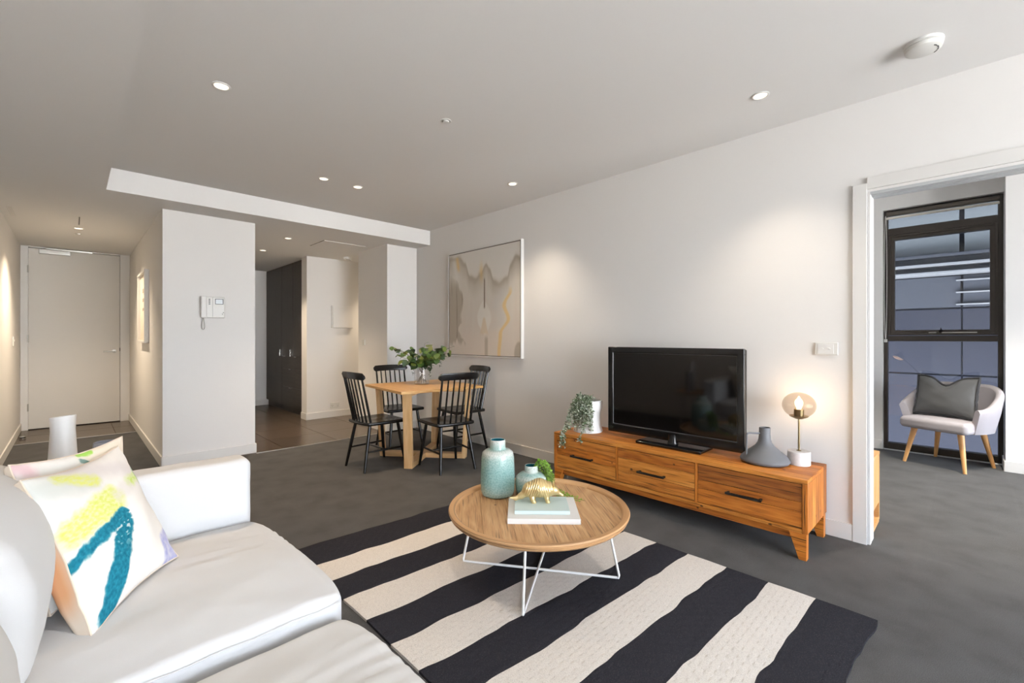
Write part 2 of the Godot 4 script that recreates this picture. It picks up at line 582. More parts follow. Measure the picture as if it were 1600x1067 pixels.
	bb.call("baseboard_far", "white skirting board on the far kitchen wall", [[Vector3(1.43, 0, -9.16), Vector3(2.65, 0.1, -9.16 + t)]])
	bb.call("baseboard_bedroom", "white skirting boards beside the bedroom window", [[Vector3(6.47 - t, 0, -3.1), Vector3(6.47, 0.1, -0.675)], [Vector3(6.19 - t, 0, 0.23), Vector3(6.19, 0.1, 3.2)], [Vector3(6.19, 0, 0.24 - t), Vector3(6.47, 0.1, 0.24)]])

func frame_bars(g: Geo, x: float, d: float, z0: float, z1: float, y0: float, y1: float, w: float) -> void:
	g.rbox(Vector3(x, (y0 + y1) / 2, z0 + w / 2), Vector3(d, y1 - y0, w), 0.003)
	g.rbox(Vector3(x, (y0 + y1) / 2, z1 - w / 2), Vector3(d, y1 - y0, w), 0.003)
	g.rbox(Vector3(x, y1 - w / 2, (z0 + z1) / 2), Vector3(d * 0.99, w, z1 - z0 - w), 0.003)
	g.rbox(Vector3(x, y0 + w / 2, (z0 + z1) / 2), Vector3(d * 0.99, w, z1 - z0 - w), 0.003)

func openings() -> void:
	# door surround between living room and bedroom
	var g := Geo.new()
	g.rbox(Vector3(XT - 0.006, 1.0655, -0.462), Vector3(0.018, 2.131 + 0.07, 0.07), 0.002)
	g.rbox(Vector3(XT - 0.006, 2.166, 0.30), Vector3(0.0178, 0.07, 1.454), 0.002)
	g.rbox(Vector3(XT - 0.006, 1.0655, 0.985), Vector3(0.018, 2.131 + 0.07, 0.07), 0.002)
	var tr := struct("trim_3", g, M.trim, "white flat architrave around the bedroom doorway", "trim")
	g = Geo.new()
	g.rbox(Vector3(XT + 0.025, 1.06, -0.421), Vector3(0.05, 2.12, 0.018), 0.002)
	g.rbox(Vector3(XT + 0.1, 1.06, -0.421), Vector3(0.06, 2.12, 0.018), 0.002)
	g.rbox(Vector3(XT + 0.065, 1.06, -0.4275), Vector3(0.13, 2.12, 0.006), 0.001)
	g.rbox(Vector3(XT + 0.065, 1.06, 0.944), Vector3(0.13, 2.12, 0.014), 0.001)
	struct("jamb_lining", g, M.trim, "", "", tr)
	g = Geo.new()
	g.rbox(Vector3(XT + 0.022, 2.108, 0.26), Vector3(0.044, 0.02, 1.35), 0.002)
	g.rbox(Vector3(XT + 0.1, 2.108, 0.26), Vector3(0.06, 0.02, 1.35), 0.002)
	struct("sliding_track", g, mat(rgb(200, 203, 204), 0.4, 0.2), "", "", tr)
	# bedroom window in its recess
	var x := 6.58
	var w := Node3D.new()
	w.name = "window_1"
	add_child(w)
	tag(w, "tall dark bronze framed bedroom window with awning sash and fixed panes", "window", "", "structure")
	g = Geo.new()
	frame_bars(g, x, 0.08, -0.672, 0.238, 0.0, 2.665, 0.035)
	g.rbox(Vector3(x, 0.045, -0.217), Vector3(0.085, 0.05, 0.84), 0.004)
	g.rbox(Vector3(x, 1.235, -0.217), Vector3(0.085, 0.06, 0.84), 0.004)
	g.rbox(Vector3(x, 2.425, -0.217), Vector3(0.085, 0.075, 0.84), 0.004)
	shape("window_frame", g, M.bronze, w)
	g = Geo.new()
	frame_bars(g, x - 0.03, 0.05, -0.635, 0.205, 1.27, 2.385, 0.022)
	frame_bars(g, x - 0.012, 0.06, -0.62, 0.19, 1.285, 2.37, 0.042)
	shape("sash", g, M.bronze, w)
	shape("pane", sp(Vector3(x - 0.003, 1.31, -0.6), Vector3(x + 0.003, 2.34, 0.17)), M.pane, w)
	shape("pane", sp(Vector3(x - 0.003, 0.06, -0.65), Vector3(x + 0.003, 1.22, 0.21)), M.pane, w)
	shape("pane", sp(Vector3(x - 0.003, 2.45, -0.65), Vector3(x + 0.003, 2.65, 0.21)), M.pane, w)
	g = Geo.new()
	g.rbox(Vector3(x - 0.068, 1.298, -0.07), Vector3(0.012, 0.012, 0.26), 0.003)
	g.rbox(Vector3(x - 0.068, 1.298, -0.27), Vector3(0.012, 0.01, 0.06), 0.003)
	shape("winder_bar", g, M.satin, w)
	g = Geo.new()
	g.lathe([Vector2(0, 0), Vector2(0.014, 0), Vector2(0.016, 0.02), Vector2(0.006, 0.028), Vector2(0.005, 0.05), Vector2(0, 0.05)], 12, Vector3(x - 0.065, 1.30, -0.205))
	shape("winder_knob", g, M.black_metal, w)
	# roller blind, rolled right up
	var bl := thing("roller_blind", "cream roller blind rolled up at top of bedroom window, chain hanging left", "blind", Vector3(6.52, 2.60, -0.217))
	g = Geo.new()
	g.tube([Vector3(0, 0.02, -0.43), Vector3(0, 0.02, 0.43)], 0.026, 16)
	shape("roll", g, mat(rgb(90, 84, 76), 0.8), bl)
	shape("bottom_rail", rb(Vector3(-0.02, -0.028, 0), Vector3(0.012, 0.026, 0.86), 0.004), mat(rgb(214, 208, 196), 0.6), bl)
	g = Geo.new()
	var pts := []
	for i in 33:
		var a := TAU * i / 32.0
		pts.append(Vector3(0.0, -0.68 - cos(a) * 0.69, -0.437 + sin(a) * 0.011))
	g.tube(pts, 0.003, 6)
	shape("pull_chain", g, mat(rgb(222, 220, 214), 0.5), bl)
	shape("chain_weight", rb(Vector3(0, -1.39, -0.437), Vector3(0.012, 0.035, 0.03), 0.004), M.plastic, bl)
	# glazed doors behind the camera, second bedroom window
	w = Node3D.new()
	w.name = "window_2"
	add_child(w)
	tag(w, "dark framed glazed balcony doors of the living room", "window", "", "structure")
	g = Geo.new()
	for k in 4: g.rbox(Vector3(-0.40 + k * 1.243, 1.275, 4.47), Vector3(0.05, 2.49, 0.05), 0.004)
	g.rbox(Vector3(1.465, 2.495, 4.47), Vector3(3.76, 0.05, 0.05), 0.004)
	g.rbox(Vector3(1.465, 0.055, 4.47), Vector3(3.76, 0.05, 0.05), 0.004)
	shape("window_frame", g, M.bronze, w)
	for k in 3: shape("pane", sp(Vector3(-0.375 + k * 1.243, 0.08, 4.467), Vector3(0.818 + k * 1.243, 2.47, 4.473)), M.pane, w)
	w = Node3D.new()
	w.name = "window_3"
	add_child(w)
	tag(w, "dark framed second bedroom window", "window", "", "structure")
	g = Geo.new()
	for k in 3: g.rbox(Vector3(3.78 + k * 1.12, 1.375, 3.27), Vector3(0.06, 2.65, 0.06), 0.004)
	g.rbox(Vector3(4.9, 2.67, 3.27), Vector3(2.3, 0.06, 0.06), 0.004)
	g.rbox(Vector3(4.9, 0.08, 3.27), Vector3(2.3, 0.06, 0.06), 0.004)
	shape("window_frame", g, M.bronze, w)
	for k in 2: shape("pane", sp(Vector3(3.81 + k * 1.12, 0.11, 3.267), Vector3(4.87 + k * 1.12, 2.64, 3.273)), M.pane, w)

func outside() -> void:
	# the neighbouring building seen through the bedroom window
	var x := 10.5
	var b := thing("neighbouring_building", "grey blue apartment facade seen close through the bedroom window", "building", Vector3(x, 0, 0))
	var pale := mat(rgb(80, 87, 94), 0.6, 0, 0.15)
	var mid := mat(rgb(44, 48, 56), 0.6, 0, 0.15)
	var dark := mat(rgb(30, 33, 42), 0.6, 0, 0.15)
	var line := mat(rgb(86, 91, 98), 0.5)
	var own := struct("outside_wall", sp(Vector3(6.75, 3.1, -20), Vector3(7.0, 22, 20)), mid, "outer wall of the own building above the bedroom window", "wall")
	struct("pavement", sp(Vector3(6.75, -9.3, -16), Vector3(10.7, -9, 16)), dark, "lane far below between the two buildings", "ground")
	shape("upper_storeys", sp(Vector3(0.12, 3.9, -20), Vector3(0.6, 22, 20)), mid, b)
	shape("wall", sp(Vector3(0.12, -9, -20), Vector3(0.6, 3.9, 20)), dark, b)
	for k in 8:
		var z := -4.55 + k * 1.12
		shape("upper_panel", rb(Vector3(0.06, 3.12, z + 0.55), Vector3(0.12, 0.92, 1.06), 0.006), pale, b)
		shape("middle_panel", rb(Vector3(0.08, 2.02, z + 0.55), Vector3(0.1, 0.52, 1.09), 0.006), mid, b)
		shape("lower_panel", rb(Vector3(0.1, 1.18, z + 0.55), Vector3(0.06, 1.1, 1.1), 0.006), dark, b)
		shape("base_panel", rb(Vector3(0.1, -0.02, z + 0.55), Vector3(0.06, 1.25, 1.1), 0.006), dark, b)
	for y in [2.62, 2.46, 2.32]: shape("ledge", rb(Vector3(-0.02 - (2.62 - y) * 0.3, y, 0), Vector3(0.34, 0.05, 18), 0.008), line if y < 2.6 else mid, b)
	shape("ledge_panel", sp(Vector3(-0.02, 2.34, -9), Vector3(0.1, 2.6, 9)), mid, b)
	for k in 3: shape("shutter_slat", rb(Vector3(0.0, 2.2 - k * 0.2, 1.0), Vector3(0.08, 0.02, 2.3), 0.004), line, b)
	shape("sill", rb(Vector3(-0.06, 0.42, 2.1), Vector3(0.4, 0.06, 2.6), 0.008), line, b)
	shape("cornice", rb(Vector3(0.1, 3.82, 0), Vector3(0.5, 0.2, 18), 0.01), mid, b)

# ---------------------------------------------------------------- ceiling fittings
func downlight(p: Vector3, label: String, e: float, warm: Color, angle := 48.0) -> void:
	var t := thing("downlight", label, "downlight", p, 0.0, "recessed ceiling downlights")
	var g := Geo.new()
	g.lathe([Vector2(0.036, 0.0), Vector2(0.046, 0.0), Vector2(0.048, -0.003), Vector2(0.044, -0.006), Vector2(0.038, -0.006), Vector2(0.035, -0.003), Vector2(0.036, 0)], 28)
	shape("trim_ring", g, M.white, t)
	g = Geo.new()
	g.lathe([Vector2(0, 0.0), Vector2(0.035, 0.0), Vector2(0.034, -0.003), Vector2(0, -0.0035)], 24)
	shape("lens", g, M.lens, t)
	var l := SpotLight3D.new()
	l.name = "light"
	l.position = Vector3(0, -0.012, 0)
	l.rotation_degrees.x = -90
	l.light_color = warm
	l.light_energy = e
	l.spot_angle = angle
	l.spot_angle_attenuation = 0.8
	l.spot_range = 12.0
	l.spot_attenuation = 2.0
	l.light_size = 0.03
	l.shadow_enabled = true
	t.add_child(l)

func ceiling_things() -> void:
	var warm := Color(1.0, 0.93, 0.84)
	var hall := Color(1.0, 0.91, 0.79)
	var amber := Color(1.0, 0.87, 0.71)
	downlight(Vector3(0.602, HU, -2.967), "ceiling downlight beside the bulkhead corner, upper left of room", 4.5, amber)
	downlight(Vector3(2.894, HU, -0.86), "ceiling downlight above the lamp end of the console", 2.4, warm)
	downlight(Vector3(1.609, HU, -4.051), "left one of the pair of ceiling downlights before the bulkhead", 4.2, amber)
	downlight(Vector3(1.927, HU, -4.049), "right one of the pair of ceiling downlights before the bulkhead", 4.2, amber)
	downlight(Vector3(2.911, HU, -2.96), "ceiling downlight nearest the abstract painting", 3.2, warm)
	downlight(Vector3(0.602, HU, -0.86), "ceiling downlight above the white sofa seat", 3.4, Color(1, 0.97, 0.93))
	downlight(Vector3(1.909, HL, -5.917), "nearer downlight in the low kitchen ceiling", 7.0, hall)
	downlight(Vector3(1.921, HL, -6.984), "farther downlight in the low kitchen ceiling", 7.0, hall)
	downlight(Vector3(0.049, HL, -7.037), "single downlight in the hall ceiling before the entry door", 10.0, hall, 60.0)
	downlight(Vector3(3.75, HL, -6.6), "downlight in the side passage beyond the corner pier", 5.0, hall)
	downlight(Vector3(4.9, 2.92, 0.4), "downlight in the bedroom ceiling", 30.0, Color(1, 0.97, 0.92), 42.0)
	# smoke alarms
	var alarm := func(p: Vector3, r: float, label: String) -> void:
		var t := thing("smoke_alarm", label, "smoke alarm", p)
		var g := Geo.new()
		g.lathe([Vector2(0, 0), Vector2(r, 0), Vector2(r, -0.012), Vector2(r * 0.93, -0.016), Vector2(0, -0.016)], 40)
		shape("base", g, M.white, t)
		g = Geo.new()
		g.lathe([Vector2(0, -0.016), Vector2(r * 0.9, -0.016), Vector2(r * 0.96, -0.022), Vector2(r * 0.92, -0.036), Vector2(r * 0.7, -0.044), Vector2(0, -0.046)], 40)
		shape("cover", g, M.plastic, t)
		g = Geo.new()
		var rr := r * 0.72
		for k in 4:
			var pts := []
			for i in 5:
				var a := 0.75 + (k * 0.42 + i * 0.075)
				pts.append(Vector3(cos(a) * rr, -0.0435, sin(a) * rr))
			g.tube(pts, 0.0022, 5)
		shape("vent_slot", g, M.black, t)
	alarm.call(Vector3(2.944, HU, -0.154), 0.074, "round white smoke alarm on ceiling above the bedroom doorway")
	alarm.call(Vector3(3.016, HL, -6.684), 0.06, "small smoke alarm on kitchen ceiling near the white wall")
	# sprinkler heads
	for s in [[Vector3(1.757, HU, -2.412), "flush sprinkler cap in the middle of the living room ceiling"], [Vector3(0.046, HL, -7.409), "flush sprinkler cap behind the hall downlight"]]:
		var t := thing("sprinkler_cap", s[1], "sprinkler", s[0])
		var g := Geo.new()
		g.lathe([Vector2(0.028, 0), Vector2(0.036, 0), Vector2(0.036, -0.003), Vector2(0.028, -0.004), Vector2(0.028, 0)], 24)
		shape("ring", g, M.plastic, t)
		g = Geo.new()
		g.lathe([Vector2(0, 0), Vector2(0.022, 0), Vector2(0.022, -0.012), Vector2(0, -0.013)], 24)
		shape("cap", g, M.white, t)
		g = Geo.new()
		g.lathe([Vector2(0, 0), Vector2(0.0275, 0), Vector2(0.0275, -0.0015), Vector2(0, -0.0015)], 24)
		shape("gap", g, M.black, t)
	# slots in the hall ceiling, hatch in the kitchen ceiling
	for s in [[Vector3(-0.43, HL - 0.001, -6.56), 0.03, "left air slot in the hall ceiling by the wall"], [Vector3(0.05, HL - 0.001, -6.6), 0.012, "narrow air slot in the hall ceiling before the downlight"]]:
		var t := thing("air_slot", s[2], "vent", s[0])
		var g := Geo.new()
		for k in [-1, 1]: g.rbox(Vector3(k * s[1] / 2, 0, 0), Vector3(0.004, 0.003, 0.46), 0.001)
		shape("edge_strip", g, M.plastic, t)
		shape("slot", rb(Vector3(0, 0.0005, 0), Vector3(s[1] * 0.5, 0.002, 0.44), 0.0005), M.black if s[1] < 0.02 else M.wall, t)
	var h := thing("access_panel", "square access hatch flush in the kitchen ceiling", "hatch", Vector3(2.56, HL - 0.002, -5.95))
	shape("panel", rb(Vector3(0, 0, 0), Vector3(0.56, 0.006, 0.46), 0.001), M.ceiling, h)
	shape("frame_edge", rb(Vector3(-0.284, 0.0005, 0), Vector3(0.006, 0.006, 0.47), 0.001), mat(rgb(120, 112, 104), 0.7), h)

# ---------------------------------------------------------------- entry
func entry_things() -> void:
	var d := Node3D.new()
	d.name = "door_1"
	d.position = Vector3(0, 0, -8.87)
	add_child(d)
	tag(d, "plain off-white entry door with lever handle at end of hall", "door", "", "structure")
	var g := Geo.new()
	g.rbox(Vector3(-0.463, 1.24, 0), Vector3(0.072, 2.48, 0.05), 0.003)
	g.rbox(Vector3(0.56, 1.24, 0), Vector3(0.108, 2.48, 0.05), 0.003)
	g.rbox(Vector3(0.037, 2.473, 0), Vector3(0.93, 0.02, 0.05), 0.003)
	shape("door_frame", g, M.trim, d)
	shape("backing", sp(Vector3(-0.43, 0, -0.04), Vector3(0.507, 2.47, -0.025)), M.black, d)
	shape("door_leaf", rb(Vector3(0.0385, 1.235, 0), Vector3(0.928, 2.446, 0.04), 0.003), M.door, d)
	for y in [2.17, 1.23, 0.305]:
		g = Geo.new()
		g.tube([Vector3(-0.428, y - 0.05, 0.026), Vector3(-0.428, y + 0.05, 0.026)], 0.008, 10)
		shape("hinge", g, M.satin, d)
	g = Geo.new()
	g.lathe([Vector2(0, 0), Vector2(0.026, 0), Vector2(0.026, 0.008), Vector2(0.011, 0.009), Vector2(0.01, 0.045), Vector2(0, 0.046)], 20, Vector3(0.44, 1.045, 0.02), Basis(Vector3.RIGHT, PI / 2))
	g.tube([Vector3(0.448, 1.045, 0.062), Vector3(0.40, 1.044, 0.064), Vector3(0.318, 1.043, 0.064)], 0.0105, 10)
	shape("lever_handle", g, M.satin, d)
	shape("strike_plate", rb(Vector3(0.506, 1.07, 0.021), Vector3(0.014, 0.05, 0.006), 0.002), M.black_metal, d)
	g = Geo.new()
	g.rbox(Vector3(-0.174, 2.418, 0.045), Vector3(0.305, 0.06, 0.045), 0.006)
	shape("closer_body", g, mat(rgb(214, 214, 210), 0.35, 0.3), d)
	g = Geo.new()
	g.rbox(Vector3(-0.03, 2.462, 0.06), Vector3(0.47, 0.022, 0.022), 0.003)
	shape("closer_rail", g, M.satin, d)
	var s := thing("door_stop", "small round steel door stop on the entry tiles", "door stop", Vector3(-0.44, 0, -8.15))
	g = Geo.new()
	g.lathe([Vector2(0, 0), Vector2(0.03, 0), Vector2(0.03, 0.006), Vector2(0.024, 0.008), Vector2(0.024, 0.022), Vector2(0.03, 0.024), Vector2(0.028, 0.032), Vector2(0, 0.034)], 24)
	shape("steel_body", g, M.satin, s)
	g = Geo.new()
	g.lathe([Vector2(0.024, 0.009), Vector2(0.0275, 0.011), Vector2(0.0275, 0.02), Vector2(0.024, 0.022), Vector2(0.024, 0.009)], 24)
	shape("rubber_ring", g, M.black, s)
	# framed print on the hall wall
	var p := thing("framed_print", "white framed print with pale mount hanging in the entry hall", "picture", Vector3(0.615, 1.6, -6.83))
	g = Geo.new()
	frame_bars(g, -0.022, 0.044, -0.37, 0.37, -0.415, 0.415, 0.028)
	shape("frame", g, M.white, p)
	shape("mount", sp(Vector3(-0.016, -0.39, -0.345), Vector3(-0.004, 0.39, 0.345)), mat(rgb(216, 206, 190), 0.8), p)
	g = Geo.new()
	for k in 3: g.rbox(Vector3(-0.0165, 0.2 - k * 0.11, -0.05 + k * 0.02), Vector3(0.002, 0.05 - 0.008 * k, 0.12 + 0.03 * k), 0.0008)
	shape("ink_marks", g, mat(rgb(150, 138, 122), 0.9), p)
	var sw := thing("light_switch", "small light switch on the left hall wall near the entry door", "light switch", Vector3(XL, 1.2, -7.84))
	shape("plate", rb(Vector3(0.005, 0, 0), Vector3(0.01, 0.115, 0.075), 0.003), M.plastic, sw)
	shape("rocker", rb(Vector3(0.012, 0.01, 0), Vector3(0.006, 0.022, 0.014), 0.002), M.white, sw)

# ---------------------------------------------------------------- kitchen
func kitchen() -> void:
	var ash := wood_picture(71, rgb(52, 47, 42), rgb(62, 56, 50), rgb(72, 65, 58), 9.0, 0, 0.2)
	var m := mat(Color.WHITE, 0.4)
	m.albedo_texture = ash
	m.uv1_scale = Vector3(0.8, 2.0, 1)
	var c := thing("kitchen_cabinet", "tall dark timber-veneer kitchen cabinet with drawers, beside white wall", "cabinet", Vector3(2.57, 0, -7.222))
	shape("body", sp(Vector3(0.022, 0.1, -1.92), Vector3(0.6, 2.475, 0)), m, c)
	var dr := shape("door", rb(Vector3(0.011, 1.29, -1.49), Vector3(0.02, 2.36, 0.845), 0.002), m, c)
	var hd := func(at: Vector3, s: Vector3, parent: Node) -> void:
		shape("handle", rb(at, s, 0.003), mat(rgb(226, 224, 220), 0.25, 0.9), parent)
	hd.call(Vector3(-0.012, 0.987, -1.098), Vector3(0.022, 0.115, 0.012), dr)
	dr = shape("door", rb(Vector3(0.011, 1.71, -0.797), Vector3(0.02, 1.52, 0.53), 0.002), m, c)
	hd.call(Vector3(-0.012, 0.993, -0.592), Vector3(0.022, 0.115, 0.012), dr)
	dr = shape("door", rb(Vector3(0.011, 1.71, -0.264), Vector3(0.02, 1.52, 0.52), 0.002), m, c)
	for y in [[0.732, 0.937], [0.424, 0.728], [0.112, 0.42]]:
		dr = shape("drawer", rb(Vector3(0.011, (y[0] + y[1]) / 2, -0.533), Vector3(0.02, y[1] - y[0], 1.058), 0.002), m, c)
		if y[0] > 0.7:
			hd.call(Vector3(-0.012, y[1] - 0.004, -0.87), Vector3(0.022, 0.008, 0.1), dr)
			hd.call(Vector3(-0.012, y[1] - 0.004, -0.355), Vector3(0.022, 0.008, 0.1), dr)
		else:
			hd.call(Vector3(-0.012, y[1] - 0.004, -0.6), Vector3(0.022, 0.008, 0.1), dr)
	var kick := shape("kickboard", rb(Vector3(0.045, 0.05, -0.96), Vector3(0.02, 0.1, 1.9), 0.002), m, c)
	var g := Geo.new()
	for k in 4: g.rbox(Vector3(0.034, 0.035 + k * 0.015, -1.3), Vector3(0.004, 0.005, 0.4), 0.001)
	shape("vent_grille", g, M.black, kick)
	var p := thing("switchboard_panel", "square off-white switchboard cover on the kitchen wall", "panel", Vector3(3.067, 1.575, -7.0))
	shape("box", rb(Vector3(0, 0, 0.014), Vector3(0.345, 0.35, 0.028), 0.004), M.wall, p)
	shape("lid", rb(Vector3(0.004, -0.006, 0.034), Vector3(0.325, 0.33, 0.012), 0.004), M.wall, p)
	shape("catch", rb(Vector3(-0.145, -0.1, 0.041), Vector3(0.012, 0.012, 0.004), 0.002), M.white, p)
	var o := thing("power_outlet", "white double power outlet low on the kitchen wall", "outlet", Vector3(2.952, 0.185, -7.0))
	shape("plate", rb(Vector3(0, 0, 0.005), Vector3(0.145, 0.085, 0.01), 0.003), M.plastic, o)
	for k in [-1, 1]:
		shape("rocker", rb(Vector3(k * 0.03, 0.027, 0.011), Vector3(0.014, 0.012, 0.005), 0.002), M.white, o)
		g = Geo.new()
		for e in [[-0.008, 0.5], [0.008, -0.5]]: g.rbox(Vector3(k * 0.042 + e[0], -0.006, 0.0105), Vector3(0.003, 0.011, 0.001), 0.0004, 1, Basis(Vector3.BACK, e[1]))
		g.rbox(Vector3(k * 0.042, -0.022, 0.0105), Vector3(0.003, 0.01, 0.001), 0.0004)
		shape("socket_slots", g, M.black, o)

# ---------------------------------------------------------------- things on the walls
func wall_things() -> void:
	# intercom
	var t := thing("intercom", "white video intercom with handset on the wall block", "intercom", Vector3(1.01, 1.552, -5.41))
	shape("housing", rb(Vector3(0.02, 0, 0.018), Vector3(0.185, 0.215, 0.036), 0.008, 3), M.plastic, t)
	var hs := Geo.new()
	hs.rbox(Vector3(-0.073, 0.0, 0.045), Vector3(0.05, 0.222, 0.03), 0.010, 3, Basis(), func(p, _d): return p + Vector3(0, 0, -0.012 * maxf(0, 1.0 - absf(p.y) * 14.0)))
	hs.rbox(Vector3(-0.073, 0.084, 0.038), Vector3(0.052, 0.05, 0.036), 0.010, 3)
	hs.rbox(Vector3(-0.073, -0.084, 0.038), Vector3(0.052, 0.05, 0.036), 0.010, 3)
	shape("handset", hs, M.white, t)
	var g := Geo.new()
	frame_bars(g, 0, 0.006, -0.036, 0.036, -0.028, 0.028, 0.006)
	shape("screen_bezel", g, mat(rgb(96, 98, 100), 0.4), t, Transform3D(Basis(Vector3.UP, PI / 2), Vector3(0.062, 0.06, 0.037)))
	shape("screen", rb(Vector3(0.062, 0.06, 0.0365), Vector3(0.062, 0.046, 0.003), 0.001), mat(rgb(206, 214, 216), 0.15), t)
	for k in 4: shape("button", rb(Vector3(-0.022, 0.08 - k * 0.016, 0.0365), Vector3(0.014, 0.010, 0.004), 0.002), mat(rgb(92, 92, 92), 0.5), t)
	for e in [[0.098, -0.05], [0.09, -0.066]]: shape("button", rb(Vector3(e[0], e[1], 0.0365), Vector3(0.009, 0.008, 0.004), 0.002), mat(rgb(110, 110, 108), 0.5), t)
	shape("divider_groove", rb(Vector3(0.005, 0, 0.0362), Vector3(0.003, 0.2, 0.002), 0.0005), mat(rgb(150, 150, 146), 0.6), t)
	g = Geo.new()
	var pts := []
	for i in 25:
		var a := TAU * i / 24.0
		pts.append(Vector3(-0.072 + sin(a) * 0.019 * (0.6 - 0.4 * cos(a)), -0.165 + cos(a) * 0.062, 0.02))
	g.tube(pts, 0.0032, 6)
	shape("cord", g, mat(rgb(196, 194, 188), 0.5), t)
	# switch beside doorway
	t = thing("light_switch", "white double light switch on wall between lamp and bedroom doorway", "light switch", Vector3(XT, 1.172, -0.63))
	shape("plate", rb(Vector3(-0.006, 0, 0), Vector3(0.012, 0.078, 0.122), 0.004, 2), M.plastic, t)
	shape("inner_plate", rb(Vector3(-0.0125, 0, -0.004), Vector3(0.003, 0.06, 0.085), 0.001), M.white, t)
	for k in [-1, 1]: shape("rocker", rb(Vector3(-0.0155, 0.002, -0.004 + k * 0.018), Vector3(0.006, 0.008, 0.014), 0.002), M.white, t)
	t = thing("light_switch", "white light switch on the side of the dining corner pier", "light switch", Vector3(2.96, 1.18, -6.02))
	shape("plate", rb(Vector3(-0.008, 0, 0), Vector3(0.016, 0.085, 0.075), 0.003), M.plastic, t)
	shape("rocker", rb(Vector3(-0.017, 0.005, 0), Vector3(0.005, 0.016, 0.012), 0.002), M.white, t)
	# painting
	t = thing("abstract_painting", "square abstract painting in beige, grey and ochre in white box frame", "painting", Vector3(XT, 1.655, -3.94))
	g = Geo.new()
	frame_bars(g, -0.021, 0.042, -0.645, 0.645, -0.635, 0.635, 0.014)
	shape("frame", g, M.white, t)
	g = Geo.new()
	g.quad(Vector3(-0.034, -0.614, -0.624), Vector3(-0.034, -0.614, 0.624), Vector3(-0.034, 0.614, 0.624), Vector3(-0.034, 0.614, -0.624), Vector2(0, 1), Vector2(1, 1), Vector2(1, 0), Vector2(0, 0))
	g.span(Vector3(-0.0335, -0.614, -0.624), Vector3(-0.006, 0.614, 0.624))
	g.flip(0); g.flip(6)
	var m := mat(Color.WHITE, 0.8)
	m.albedo_texture = painting()
	shape("canvas", g, m, t)
	g = Geo.new()
	frame_bars(g, -0.024, 0.03, -0.631, 0.631, -0.621, 0.621, 0.007)
	shape("shadow_gap", g, mat(rgb(70, 62, 54), 0.8), t)

func curve(pts: Array) -> Curve:
	var c := Curve.new()
	for p in pts: c.add_point(Vector2(p[0], p[1]))
	c.bake()
	return c

